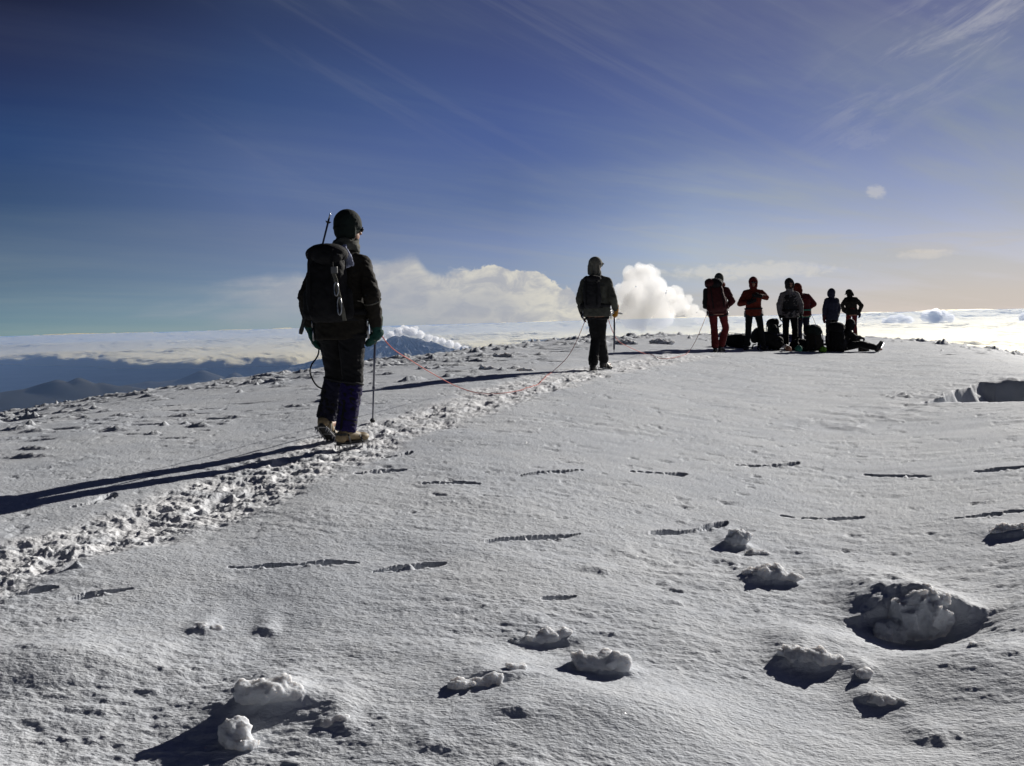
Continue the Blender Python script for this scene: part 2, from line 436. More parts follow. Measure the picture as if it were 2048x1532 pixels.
def lump(cx, cy, L, Wd, h, ang, sharp=2.0, rough=0.35, seed=0):
    s, u, v = local(cx, cy, ang, max(L, Wd) * 1.6)
    if u.size == 0: return
    q = np.sqrt((u / L) ** 2 + (v / Wd) ** 2)
    q = q * (1 + 0.35 * fbm2(u / L * 2.2 + seed, v / Wd * 2.2 + seed * 1.7, 2, seed % 97))
    k = np.clip(1 - q, 0, 1)
    k = k * k * (3 - 2 * k) if sharp == 2.0 else k ** (1 / sharp)
    DZ[s] += h * k * (1 + rough * fbm2(GX[s] * 20, GY[s] * 26, 3, 71))

def slot(px0, py0, px1, py1, depth=0.06, wd=0.045, seed=0):
    """a step cut by a boot toe: a long narrow slit with broken crumbs on its near lip"""
    p0 = px_ground(px0, py0); p1 = px_ground(px1, py1)
    c = (p0 + p1) / 2; dv = p1 - p0; L = dv.xy.length / 2; ang = math.atan2(dv.y, dv.x)
    s, u, v = local(c.x, c.y, ang, L * 1.5 + 0.2)
    bend = 0.16 * L * np.sin(u / L * 2.6 + seed) + 0.03 * fbm2(u * 9, u * 0 + seed, 2, 3 + seed)
    vv = v - bend * 0.5
    wl = wd * (0.7 + 0.5 * fbm2(u * 6 + seed, u * 0 + 3.3, 2, 9 + seed)) * np.sqrt(np.clip(1 - (u / (L * 1.05)) ** 2, 0, 1))
    wl = wl * np.clip(0.25 + 2.2 * np.abs(fbm2(u * 3.1 + seed * 3.7, u * 0 + 1.3, 2, 15 + seed)), 0.05, 1.1) * (1 + 0.35 * fbm2(GX[s] * 11, GY[s] * 4, 2, 16))
    wl = np.maximum(wl, 1e-4)
    t = vv / wl
    # steep wall on the far side, gentle ramp on the near side
    wl = wl * 0.62; t = vv / wl
    dep = np.where(t > 0, np.clip(1 - t, 0, 1) ** 0.35 * (t < 1), np.clip(1 + t / 2.4, 0, 1) ** 1.2)
    ins = np.abs(u) < L * 1.05
    k = dep * ins
    DZ[s] -= depth * k
    mid = np.exp(-(u / (L * 0.5) + 0.2 * math.sin(seed)) ** 2)
    crumb = np.clip(fbm2(GX[s] * 22 + seed, GY[s] * 24, 3, 77, 0.6), -0.1, 1) * np.exp(-((t + 1.2) / 1.5) ** 2) * mid * ins
    DZ[s] += 0.06 * crumb

SLOTS = [(460, 1137, 590, 1131), (580, 1132, 715, 1126), (745, 1144, 885, 1124), (975, 1086, 1155, 1068), (1310, 1070, 1452, 1044), (1562, 1034, 1730, 1037),
         (1900, 1042, 2048, 1024), (708, 948, 810, 940), (835, 969, 960, 968), (1040, 953, 1160, 940), (1255, 944, 1372, 948), (1480, 932, 1600, 926),
         (1730, 949, 1860, 955), (1945, 945, 2048, 936), (30, 1190, 115, 1178), (140, 1200, 268, 1178), (1085, 1200, 1150, 1195), (760, 915, 825, 903), (150, 1010, 230, 985)]
for i, (a, b, c, e) in enumerate(SLOTS):
    dd = px_ground((a + c) / 2, (b + e) / 2).xy.length
    slot(a, b, c, e, depth=0.055 + 0.012 * (i % 3), wd=0.05 * max(1.0, dd / 5.0), seed=i)

# trampled trail with boot prints
TR = [(-420, 1300), (-150, 1185), (60, 1112), (200, 1070), (350, 1028), (500, 968), (650, 908), (760, 866), (900, 822), (1020, 787), (1120, 758), (1200, 739), (1300, 723), (1400, 712)]
TP = [px_ground(*p) for p in TR]
pts = []
for a, b in zip(TP[:-1], TP[1:]):
    n = max(2, int((b - a).xy.length / 0.05))
    for k in range(n): pts.append(a.lerp(b, k / n))
tp = np.array([[p.x, p.y] for p in pts])
td = np.full(GX.shape, 9.0, dtype=np.float32)
sub = (RR < 26) & (RR > 2.0) & (np.abs(AA) < R(45))
ii, jj = np.where(sub)
gx = GX[ii, jj]; gy = GY[ii, jj]
best = np.full(gx.shape, 1e9)
for k in range(0, len(tp), 3):
    best = np.minimum(best, (gx - tp[k, 0]) ** 2 + (gy - tp[k, 1]) ** 2)
td[ii, jj] = np.sqrt(best)
edge = td + 0.16 * fbm2(GX * 2.4, GY * 2.4, 3, 81)
band = np.clip((0.49 - edge) / 0.18, 0, 1)
crust = fbm2(GX * 9.0, GY * 13.0, 4, 83, 0.65)
DZ += band * (0.022 * np.clip(crust, -0.4, 0.9) - 0.010)
DZ += band * 0.009 * np.abs(fbm2(GX * 17, GY * 23, 3, 87, 0.6))
acc = 0; nxt = 0
for k in range(1, len(tp)):
    seg = tp[k] - tp[k - 1]; acc += float(np.hypot(*seg))
    if acc > nxt:
        nxt = acc + 0.16 + 0.1 * rng.rand()
        ang = math.atan2(seg[1], seg[0]) + rng.uniform(-0.3, 0.3)
        off = rng.choice([-.15, .12]) + rng.normal(0, 0.09)
        nx, ny = -seg[1], seg[0]; ln = math.hypot(nx, ny) + 1e-9
        cx, cy = tp[k] + np.array([nx, ny]) / ln * off
        r_ = math.hypot(cx, cy)
        lump(cx, cy, 0.17, 0.075, -rng.uniform(0.012, 0.028), ang, sharp=2.5, rough=0.3, seed=k)
        for _ in range(3):
            a2 = rng.uniform(0, 6.28)
            lump(cx + 0.22 * math.cos(a2), cy + 0.22 * math.sin(a2), rng.uniform(0.02, 0.06), rng.uniform(0.012, 0.03), rng.uniform(0.006, 0.02), rng.uniform(-.6, .6), sharp=2.0, rough=0.4, seed=k + 3)
TRAMPLED = band

# crust blades and lumps scattered over the far half of the dome (dense on the left and along the crest)
n_l = 0
for k in range(6500):
    a = rng.uniform(R(-36), R(36)); 
    s_, D_c = crest(a); s_ = float(s_); D_c = float(D_c)
    left = a < R(6)
    lo = 0.40 if a < R(-8) else (0.52 if a < R(6) else 0.66)
    q = rng.uniform(lo, 1.35) if rng.rand() < 0.8 else rng.uniform(0.3, 1.1)
    dens = 1.0 if left else (0.9 if q > 0.78 else 0.15)
    if a > R(3) and q < 0.62: dens = 0.05
    if rng.rand() > dens * (0.4 + 0.6 * (q > 0.6)): continue
    r_ = q * D_c
    if r_ < 7.5: continue
    cx, cy = r_ * math.sin(a), r_ * math.cos(a)
    cl = float(fbm2(np.array([cx * 0.5]), np.array([cy * 0.4]), 2, 99)[0])
    if cl < -0.12 and rng.rand() < 0.75: continue
    ds = np.min((tp[:, 0] - cx) ** 2 + (tp[:, 1] - cy) ** 2)
    if ds < 0.8 ** 2: continue
    big = rng.rand() < 0.12
    h = rng.uniform(0.014, 0.042) * (1.0 + 0.7 * big) * (0.7 + r_ / 50)
    if q > 0.76: h *= 1.0 if a < R(-6) else 1.6
    L = rng.uniform(0.06, 0.26) * (1.4 if big else 1) * (0.7 + r_ / 35)
    lump(cx, cy, L, L * rng.uniform(0.2, 0.42), h if rng.rand() < 0.6 else -h * 1.3, rng.normal(0.05, 0.25), sharp=2.0, rough=0.45, seed=k)
    n_l += 1

# small pits and crumbs in the foreground
for k in range(420):
    a = rng.uniform(R(-30), R(30)); r_ = rng.uniform(2.6, 11)
    cx, cy = r_ * math.sin(a), r_ * math.cos(a)
    cl = float(fbm2(np.array([cx * 0.8]), np.array([cy * 0.8]), 2, 103)[0])
    if cl < 0.05: continue
    L = rng.uniform(0.015, 0.05)
    lump(cx, cy, L * 1.8, L, rng.uniform(0.003, 0.010) * rng.choice([1, -1]), rng.normal(0.1, 0.3), sharp=2.4, rough=0.6, seed=k)

# hollows with shaded walls under the larger blocks, from the photo's positions: (px, py, half length m, half width m, depth)
def hollow(px, py, L, Wd, dep, ang=0.0, ex=0.5, seed=1):
    p = px_ground(px, py)
    s, u, v = local(p.x, p.y, ang, max(L, Wd) * 1.7)
    q = np.sqrt((u / L) ** 2 + (np.where(v > 0, v / (Wd * 0.55), v / Wd)) ** 2) * (1 + 0.22 * fbm2(GX[s] * 7, GY[s] * 7, 3, seed))
    DZ[s] -= dep * np.clip(1 - q, 0, 1) ** ex
    rim = np.exp(-((q - 1.05) / 0.22) ** 2)
    DZ[s] += rim * (0.012 + 0.022 * np.clip(fbm2(GX[s] * 18, GY[s] * 22, 3, seed + 5), -0.2, 1))
# broad dents around them, as the wind scours
for (px, py, L, h) in [(1840, 1270, 0.7, -0.05), (1950, 1340, 0.8, 0.05), (1660, 1290, 0.5, 0.04), (540, 1400, 0.5, 0.03), (150, 1330, 0.7, 0.05), (1100, 1290, 0.6, -0.03), (1250, 1440, 0.7, 0.04)]:
    p = px_ground(px, py); s, u, v = local(p.x, p.y, 0.1, L * 1.4)
    DZ[s] += h * np.exp(-((u / (L * 0.6)) ** 2 + (v / (L * 0.38)) ** 2) * 1.5)

def scarp(px, py, L, h, ang=0.0, seed=0, back=0.30):
    """wind-cut lip: rises gently from behind and breaks off steeply towards the viewer, with a scoured dip in front"""
    p = px_ground(px, py)
    s, u, v = local(p.x, p.y, ang, max(L, back) * 2.2)
    v = v + 0.06 * fbm2(GX[s] * 5 + seed, GY[s] * 3, 3, 120 + seed) + 0.012 * fbm2(GX[s] * 30, GY[s] * 12, 2, 121)
    e = np.exp(-np.abs(u / L) ** 2.4)
    up_ = np.where(v > 0, np.exp(-(np.maximum(v, 0) / back) ** 1.3), np.clip(1 + v / 0.035, 0, 1))
    dn = np.exp(-((v + 0.10) / 0.09) ** 2) * (v < 0.02)
    DZ[s] += h * e * up_ * (1 + 0.25 * fbm2(GX[s] * 9, GY[s] * 9, 3, 122 + seed)) - 0.30 * h * e * dn
for i, (px, py, L, h, ang, bk) in enumerate([(545, 1418, .13, .075, .1, .25), (1842, 1240, .27, .16, .05, .50), (1612, 1338, .13, .065, -.1, .30), (1535, 1170, .14, .065, 0, .30), (1474, 1096, .09, .06, 0, .22),
        (1205, 1352, .13, .055, 0, .25), (1000, 1368, .14, .03, .3, .15), (1085, 1274, .16, .035, .15, .2), (678, 1446, .07, .028, .1, .2), (400, 1258, .06, .028, .1, .15), (532, 1256, .05, .03, .2, .15),
        (1755, 1408, .09, .035, -.1, .2), (1964, 1312, .08, .025, 0, .15), (2030, 1074, .17, .05, 0, .3), (1872, 1474, .10, .025, .4, .12), (870, 1492, .06, .02, .3, .12), (1190, 1145, .10, .018, 0, .12),
        (1670, 828, .10, .02, 0, .2), (1032, 1446, .07, .02, 0, .12), (1730, 1360, .06, .03, 0, .15)]):
    scarp(px, py, L * .85, h * (.92 if px == 1842 else .6), ang, i, bk)

# deep trench on the right
pa = px_ground(1893, 786); pb = px_ground(2230, 786)
ang = math.atan2(pb.y - pa.y, pb.x - pa.x)
cx, cy = (pa.x + pb.x) / 2, (pa.y + pb.y) / 2
Lh = (pb - pa).xy.length / 2
def vloc(px, py):
    p = px_ground(px, py); return -(p.x - cx) * math.sin(ang) + (p.y - cy) * math.cos(ang)
V_FAR, V_NEAR = vloc(1975, 765), vloc(1975, 804)
s, u, v = local(cx, cy, ang, 4.2)
sc_ = 0.30 * fbm2(u * 0.8, v * 0 + 1, 3, 5) + 0.15 * np.abs(fbm2(u * 2.2, v * 0.4, 2, 45)) + 0.03 * fbm2(u * 6, v * 3, 2, 6)
lipf = V_FAR; lipn = V_NEAR
tt = np.clip((lipf + sc_ - v) / (0.22 + 0.2 * fbm2(u * 2.0, v, 2, 46)), 0, 1) * np.clip((v - lipn - 0.04 * fbm2(u * 4, v * 0, 2, 6)) / 0.30, 0, 1)
te = np.clip((Lh - np.abs(u) + 0.25 * fbm2(u * 1.5, v * 2.0, 3, 19)) / 0.55, 0, 1) ** 0.7
DZ[s] -= 0.60 * tt * te 
rimm = np.exp(-((v - lipf - 0.25) / 0.22) ** 2) * te
DZ[s] += 0.05 * rimm * (1 + fbm2(u * 5, v * 5, 3, 8)) + 0.03 * np.clip(fbm2(u * 4, v * 4, 3, 28), -.3, 1) * np.exp(-((np.abs(u) - Lh) / 0.5) ** 2)
rimn = fbm2(u * 1.6, v * 0.5, 3, 47, 0.6)
DZ[s] += te * np.exp(-((v - lipf) / 0.45) ** 2) * (0.12 * np.clip(rimn, -.6, .5) - 0.06)
bulge = np.clip(fbm2(u * 2.3, v * 1.2, 2, 48), 0, 1)
DZ[s] += te * 0.30 * bulge * np.exp(-((v - lipf + 0.35) / 0.22) ** 2)
for k in range(26):
    lx = pa.x - 0.3 - rng.uniform(-0.3, 0.7); ly = pa.y + rng.uniform(-0.45, 0.5)
    lump(lx, ly, rng.uniform(0.06, 0.14), rng.uniform(0.02, 0.05), rng.uniform(0.015, 0.045), rng.uniform(-0.5, 0.5), sharp=2.0, rough=0.4, seed=k)

GZf = GZ + DZ
snow_me = grid_mesh('snow_ground', np.stack([GX, GY, GZf], axis=-1))
bk_ = TRAMPLED * np.clip(0.75 + 1.2 * fbm2(GX * 6, GY * 8, 3, 89), 0.2, 1)
att = snow_me.attributes.new('broken', 'FLOAT', 'POINT')      # freshly broken snow is whiter than the old crust
att.data.foreach_set('value', bk_.astype(np.float32).ravel())
snow = mesh_obj('snow_ground', snow_me, M_SNOW)
tag(snow, kind='structure')

def gz(x, y):
    """height of the finished snow surface"""
    r = math.hypot(x, y); a = math.atan2(x, y)
    i = int(np.clip(np.searchsorted(Rr, r) - 1, 0, len(Rr) - 2)); j = int(np.clip(np.searchsorted(A, a) - 1, 0, len(A) - 2))
    fi = (r - Rr[i]) / (Rr[i + 1] - Rr[i]); fj = (a - A[j]) / (A[j + 1] - A[j])
    return float((GZf[i, j] * (1 - fj) + GZf[i, j + 1] * fj) * (1 - fi) + (GZf[i + 1, j] * (1 - fj) + GZf[i + 1, j + 1] * fj) * fi)
# ------------------------------------------------------------------ lowland, hills, volcano, sea of clouds, cumulus, haze
def simple_mat(name, col, rough=0.9, spec=0.2, metal=0.0, vary=0.0, vscale=8.0, bump=0.0, bscale=60.0, sheen=0.0):
    m = bpy.data.materials.new(name); m.use_nodes = True
    g = G(m.node_tree); p = m.node_tree.nodes['Principled BSDF']
    p.inputs['Base Color'].default_value = (*col, 1); p.inputs['Roughness'].default_value = rough
    p.inputs['Specular IOR Level'].default_value = spec; p.inputs['Metallic'].default_value = metal
    if sheen: p.inputs['Sheen Weight'].default_value = sheen
    geo = g.new('ShaderNodeTexCoord'); P = geo.outputs['Object']
    if vary:
        n = g.noise(P, vscale, 4, 0.6)
        c = g.mix(g.ss(n, 0.3, 0.7), tuple(x * (1 - vary) for x in col) + (1,), tuple(min(1, x * (1 + vary)) for x in col) + (1,))
        g.link(c, p.inputs['Base Color'])
    if bump:
        b = g.new('ShaderNodeBump'); b.inputs['Strength'].default_value = bump; b.inputs['Distance'].default_value = 0.004
        g.link(g.noise(P, bscale, 3, 0.6), b.inputs['Height']); g.link(b.outputs[0], p.inputs['Normal'])
    return m

FLOORZ = -3500.0
M_LAND = simple_mat('lowland', (0.035, 0.037, 0.034), vary=0.45, vscale=0.00022)
aa = np.linspace(R(-48), R(48), 700); r_ = np.geomspace(12000, 230000, 420)
AL, RL = np.meshgrid(aa, r_)
LX = RL * np.sin(AL); LY = RL * np.cos(AL)
LZ = FLOORZ + 170 * fbm2(LX / 9000, LY / 9000, 5, 201) + 60 * np.abs(fbm2(LX / 2500, LY / 2500, 3, 205))
def peak(px, py, dist, rad, p=1.0, seed=0, ax=1.0):
    global LZ
    c = at_far(px, py, dist)
    q = np.sqrt(((LX - c.x) / (rad * ax)) ** 2 + ((LY - c.y) / rad) ** 2) * (1 + 0.16 * fbm2(LX / rad * 2.5, LY / rad * 2.5, 3, seed + 300))
    LZ = np.maximum(LZ, FLOORZ + (c.z - FLOORZ) * np.clip(1 - q, 0, 1) ** p)
for (px, py, rad, p, ax) in [(112, 758, 9000, 1.0, 1.5), (156, 753, 8000, 1.15, 1.2), (200, 764, 9000, 1.0, 1.4), (248, 770, 9000, 0.95, 1.6), (40, 778, 11000, 0.8, 1.6),
                             (-60, 772, 6500, 1.0, 1.6), (330, 783, 7000, 0.9, 1.9), (-200, 765, 7000, 1.0, 1.6)]:
    peak(px, py, 28000, rad * 0.62, p, int(px) % 50, ax)
for (px, py, rad, p, ax) in [(405, 739, 8500, 1.5, 1.2), (405, 752, 14000, 1.0, 1.8), (520, 745, 5500, 1.1, 1.8), (300, 762, 9000, 1.0, 2.0), (470, 743, 4000, 1.1, 1.3)]:
    peak(px, py, 40000, rad * 0.66, p, int(px) % 50, ax)
land = mesh_obj('hills', grid_mesh('hills', np.stack([LX, LY, LZ], axis=-1)), M_LAND)
tag(land, kind='structure')

# distant plateau ridge on the horizon, left of the first climber
c0 = at_far(400, 687, 170000); pts_r = []
M_FARR = simple_mat('far_ridge', (0.07, 0.08, 0.10))
n = 140; prof = []
for k in range(n):
    t = k / (n - 1)
    px = 300 + t * 480
    hgt = 683 + 4.0 * (1 - t) - 2.0 * float(fbm2(np.array([t * 9.0]), np.array([0.5]), 3, 5)[0]) - (2.5 if 0.2 < t < 0.8 else 0)
    prof.append((px, hgt * min(1, 1) if 0.02 < t < 0.98 else 690))
P = np.zeros((5, n, 3))
for k, (px, py) in enumerate(prof):
    top_ = at_far(px, py, 170000)
    for j, (dr, dz) in enumerate([(-9000, -1400), (-4000, -500), (0, 0), (5000, -500), (11000, -1400)]):
        q = at_far(px, py, 170000 + dr); P[j, k] = (q.x, q.y, top_.z + dz)
ridge = mesh_obj('mountain_ridge', grid_mesh('mountain_ridge', P), M_FARR)
tag(ridge, kind='structure')

# ---- volcano
VD = 54000.0
vc = at_far(800, 668, VD)
M_VOL = bpy.data.materials.new('volcano_rock'); M_VOL.use_nodes = True
g = G(M_VOL.node_tree); p = g.n['Principled BSDF']; p.inputs['Roughness'].default_value = 0.95
geo = g.new('ShaderNodeNewGeometry'); sp = g.new('ShaderNodeSeparateXYZ'); g.link(geo.outputs['Position'], sp.inputs[0])
nz = g.noise(g.vm('MULTIPLY', geo.outputs['Position'], (0.0016, 0.0016, 0.0004)), 1.0, 6, 0.65)
sn = g.m('MULTIPLY', g.ss(nz, 0.57, 0.62), g.ss(sp.outputs[2], -1900.0, -900.0))
g.link(g.mix(sn, (0.075, 0.08, 0.085, 1), (0.62, 0.64, 0.68, 1)), p.inputs['Base Color'])
th = np.linspace(0, 2 * math.pi, 361); rq = np.concatenate([[0.0], np.linspace(60, 13000, 200)])
TH, RQ = np.meshgrid(th, rq)
vx = RQ * np.cos(TH); vy = RQ * np.sin(TH)
bottom = FLOORZ - 100
hgt = (vc.z - bottom)
prof_z = vc.z - hgt * (np.clip(RQ / 13000, 0, 1) ** 0.86)
gull = np.abs(fbm2(np.cos(TH) * 5.5 + 20, np.sin(TH) * 5.5 + RQ / 4200, 4, 401, 0.6))
prof_z += -520 * gull * np.clip(RQ / 2200, 0, 1) * np.clip(1.5 - RQ / 13000, 0, 1) + 170 * fbm2(vx / 900, vy / 900, 4, 407, 0.6) * np.clip(RQ / 600, 0, 1)
# flat broken top with a second shoulder to the right
prof_z = np.minimum(prof_z, vc.z + 60 * fbm2(vx / 420, vy / 420, 3, 409))
sh = at_far(862, 682, VD + 800)
shx, shy = sh.x - vc.x, sh.y - vc.y
qs = np.hypot(vx - shx, vy - shy)
prof_z = np.maximum(prof_z, sh.z - 0.42 * qs + 90 * fbm2(vx / 700, vy / 700, 4, 411))
vol = mesh_obj('volcano', grid_mesh('volcano', np.stack([vx + vc.x, vy + vc.y, prof_z], axis=-1)), M_VOL)
tag(vol, 'distant blue volcano with snow streaks and cloud rolling over its summit', 'volcano')

# ---- sea of clouds
def cloud_surf_mat(name):
    m = bpy.data.materials.new(name); m.use_nodes = True
    g = G(m.node_tree); g.n.clear(); out = g.new('ShaderNodeOutputMaterial')
    di = g.new('ShaderNodeBsdfDiffuse'); di.inputs['Color'].default_value = (0.86, 0.86, 0.86, 1); di.inputs['Roughness'].default_value = 1.0
    gl = g.new('ShaderNodeBsdfGlossy'); gl.inputs['Roughness'].default_value = 0.75; gl.inputs['Color'].default_value = (0.9, 0.9, 0.9, 1)
    mx = g.new('ShaderNodeMixShader'); mx.inputs[0].default_value = 0.38
    g.link(di.outputs[0], mx.inputs[1]); g.link(gl.outputs[0], mx.inputs[2]); g.link(mx.outputs[0], out.inputs[0])
    return m
def vol_mat(name, dens, aniso=0.35, col=(0.97, 0.97, 0.97)):
    m = bpy.data.materials.new(name); m.use_nodes = True
    g = G(m.node_tree); g.n.clear(); out = g.new('ShaderNodeOutputMaterial')
    v = g.new('ShaderNodeVolumePrincipled'); v.inputs['Color'].default_value = (*col, 1); v.inputs['Density'].default_value = dens; v.inputs['Anisotropy'].default_value = aniso
    g.link(v.outputs[0], out.inputs['Volume'])
    return m
M_SEA = vol_mat('cloud_sea', 0.02, 0.62, (0.81, 0.775, 0.64))
SEAZ = -1450.0
aa = np.linspace(R(-46), R(46), 1500)
deg1 = np.degrees(aa)
near_e = np.interp(deg1, [-50, -27, -21, -16, -12, -7.5, -3.0, -1.0, 4, 50], [82000, 77000, 58000, 53000, 54000, 59000, 62000, 34000, 21000, 20000])
q_ = np.geomspace(1, 330000 / 20000, 480)
AS, QS = np.meshgrid(aa, q_)
NE = np.broadcast_to(near_e, AS.shape)
RS = NE + (330000 - NE) * (QS - 1) / (q_[-1] - 1)
SX = RS * np.sin(AS); SY = RS * np.cos(AS)
shift = 3600 * fbm2(SX / 5200, SY / 9500, 3, 507) * np.exp(-(RS - NE) / 9000)
RS = RS + shift; SX = RS * np.sin(AS); SY = RS * np.cos(AS)
big = fbm2(SX / 14000, SY / 22000, 3, 511)
bil = 1 - 2 * np.abs(fbm2(SX / 2600, SY / 3600, 4, 521, 0.55))
SZ = SEAZ + 150 * big + 170 * bil * (0.5 + 0.8 * np.clip(big * 2 + 0.3, 0, 1))
SZ += np.clip((RS - 90000) / 120000, 0, 1) * (700 + 900 * np.clip(fbm2(SX / 7000, SY / 26000, 4, 531), -0.3, 0.5))
SZ += np.clip((RS - 200000) / 90000, 0, 1) * 330
lift = np.clip((RS - shift - NE) / 6000, 0, 1)
SZ -= 420 * (1 - np.sqrt(np.clip(1 - (1 - lift) ** 2, 0, 1)))
TOPP = np.stack([SX, SY, SZ], axis=-1)
BOT = TOPP[::-1].copy(); BOT[..., 2] = np.minimum(BOT[..., 2] - 60, SEAZ - 480)
ALLP = np.concatenate([TOPP, BOT, TOPP[:1]])
mid_ = (ALLP[:, :1] * 0); 
ALLP[:, 0, 2] = SEAZ - 450; ALLP[:, -1, 2] = SEAZ - 450
sea = mesh_obj('cloud_sea', grid_mesh('cloud_sea', ALLP), M_SEA)
tag(sea, kind='structure')

# ---- cumulus clouds: lumpy closed bodies of droplets, lit right through
def vol_mat(name, dens, aniso=0.35, col=(0.97, 0.97, 0.97)):
    m = bpy.data.materials.new(name); m.use_nodes = True
    g = G(m.node_tree); g.n.clear(); out = g.new('ShaderNodeOutputMaterial')
    v = g.new('ShaderNodeVolumePrincipled'); v.inputs['Color'].default_value = (*col, 1); v.inputs['Density'].default_value = dens; v.inputs['Anisotropy'].default_value = aniso
    g.link(v.outputs[0], out.inputs['Volume'])
    return m
def bake(me, mods):
    o = bpy.data.objects.new('tmp', me); COL.objects.link(o)
    for kind, kw in mods:
        md = o.modifiers.new(kind, kind)
        for k, v in kw.items(): setattr(md, k, v)
    dg = bpy.context.evaluated_depsgraph_get()
    ev = o.evaluated_get(dg)
    r = bpy.data.meshes.new_from_object(ev)
    bpy.data.objects.remove(o, do_unlink=True)
    bpy.data.meshes.remove(me)
    for p in r.polygons: p.use_smooth = True
    return r
def blob_mesh(balls, voxel):
    bm = bmesh.new()
    for (x, y, z, rx, ry, rz) in balls:
        bmesh.ops.create_icosphere(bm, subdivisions=3, radius=1.0, matrix=Matrix.Translation((x, y, z)) @ Matrix.Diagonal((rx, ry, rz, 1)))
    me = bpy.data.meshes.new('b'); bm.to_mesh(me); bm.free()
    return bake(me, [('REMESH', dict(mode='VOXEL', voxel_size=voxel, use_smooth_shade=True)), ('SMOOTH', dict(factor=0.5, iterations=3))])
def displace(me, amp, sc, octs=4, seed=0, billow=True, gain=0.55):
    n = len(me.vertices); co = np.empty(n * 3, np.float32); me.vertices.foreach_get('co', co); co = co.reshape(-1, 3)
    no = np.empty(n * 3, np.float32); me.vertices.foreach_get('normal', no); no = no.reshape(-1, 3)
    f = fbm3(co[:, 0] / sc, co[:, 1] / sc, co[:, 2] / sc, octs, seed, gain)
    if billow: f = 0.6 - 1.9 * np.abs(f)
    co = co + no * (amp * f)[:, None]
    me.vertices.foreach_set('co', co.astype(np.float32).ravel()); me.update()

def cumulus(name, circles, dist, depth, voxel, amp, sc, mat, seed, label, cat, group=None):
    """circles: (px, py, radius in photo pixels); every puff at its own distance"""
    rg = random.Random(seed)
    k = dist / F
    cx = at_far(circles[0][0], circles[0][1], dist)
    balls = []
    for (px, py, rad) in circles:
        dd = dist + rg.uniform(-0.5, 0.5) * depth
        q = at_far(px, py, dd)
        balls.append((q.x - cx.x, q.y - cx.y, q.z - cx.z, rad * k, rad * k * 1.1, rad * k * 0.95))
        for j in range(4):
            a = rg.uniform(0, 6.28); e = rg.uniform(0.45, 1.0)
            balls.append((q.x - cx.x + rad * k * e * math.cos(a), q.y - cx.y + rg.uniform(-1, 0.4) * rad * k, q.z - cx.z + rad * k * e * math.sin(a) * 0.9) + (rad * k * rg.uniform(0.25, 0.45),) * 3)
    me = blob_mesh(balls, voxel)
    displace(me, amp, sc, 4, seed); displace(me, amp * .45, sc * .4, 3, seed + 9)
    o = mesh_obj(name, me, mat); o.location = cx
    return tag(o, label, cat, group)

M_CUM = vol_mat('cumulus', 0.0009, 0.35, (0.955, 0.957, 0.965))
M_CAP = vol_mat('cap', 0.009, 0.5, (0.99, 0.99, 0.99))
M_CUM2 = vol_mat('cumulus_small', 0.003, 0.5, (0.99, 0.99, 0.99))
CD = 78000.0
cumulus('cumulus_cloud', [(1285, 605, 34), (1262, 590, 30), (1270, 560, 24), (1258, 545, 13), (1290, 552, 22), (1306, 575, 26), (1330, 598, 26), (1350, 588, 16), (1358, 610, 20), (1270, 628, 32), (1320, 628, 30), (1243, 612, 20), (1240, 580, 12), (1384, 622, 15), (1378, 598, 9), (1282, 536, 11), (1300, 538, 9), (1400, 634, 12), (1222, 632, 14)],
        CD, 2600, 70, 170, 620, M_CUM, 3, 'tall heaped cream cloud tower rising beside the second climber', 'cloud', 'cumulus clouds')
cumulus('cumulus_cloud', [(1868, 633, 13), (1884, 632, 11), (1852, 634, 9), (1872, 626, 8), (1900, 636, 8)], 120000, 2000, 80, 130, 700, M_CUM2, 4,
        'small blue grey cloud peak standing on the horizon right of the climbers', 'cloud', 'cumulus clouds')
cumulus('cumulus_cloud', [(1785, 640, 9), (1800, 637, 9), (1816, 640, 8), (1770, 642, 6)], 120000, 2000, 80, 120, 700, M_CUM2, 5,
        'low flat heap of cloud on the horizon beside the small cloud peak', 'cloud', 'cumulus clouds')
cumulus('cumulus_cloud', [(2050, 636, 10), (2070, 634, 12)], 120000, 2000, 80, 120, 700, M_CUM2, 6,
        'blue grey cloud knob on the horizon cut by the right edge', 'cloud', 'cumulus clouds')
# cloud rolling over the volcano
cumulus('summit_cloud', [(798, 664, 9), (782, 671, 8), (812, 661, 8), (825, 664, 9), (840, 669, 8), (768, 676, 6), (857, 676, 7), (872, 679, 6), (885, 683, 7), (900, 688, 8), (915, 692, 7), (930, 697, 6), (832, 656, 5), (806, 655, 5)],
        VD - 500, 1200, 26, 55, 330, M_CAP, 7, 'white cloud cap rolling over the ridge of the distant volcano', 'cloud')

# ---- haze
hz = bpy.data.materials.new('haze_air'); hz.use_nodes = True
g = G(hz.node_tree); g.n.clear(); out = g.new('ShaderNodeOutputMaterial')
v = g.new('ShaderNodeVolumePrincipled'); v.inputs['Color'].default_value = (0.34, 0.55, 1.0, 1); v.inputs['Density'].default_value = 6.3e-6; v.inputs['Anisotropy'].default_value = 0.0
g.link(v.outputs[0], out.inputs['Volume'])
HZ_TOP = 4.0; HZ_BOT = float(LZ.min()) - 120
me = bpy.data.meshes.new('haze'); bm = bmesh.new()
bmesh.ops.create_cube(bm, size=1.0, matrix=Matrix.Translation((0, 0, (HZ_TOP + HZ_BOT) / 2)) @ Matrix.Diagonal((300000, 300000, HZ_TOP - HZ_BOT, 1)))
bm.to_mesh(me); bm.free()
haze = mesh_obj('haze', me, hz)
tag(haze, kind='stuff')
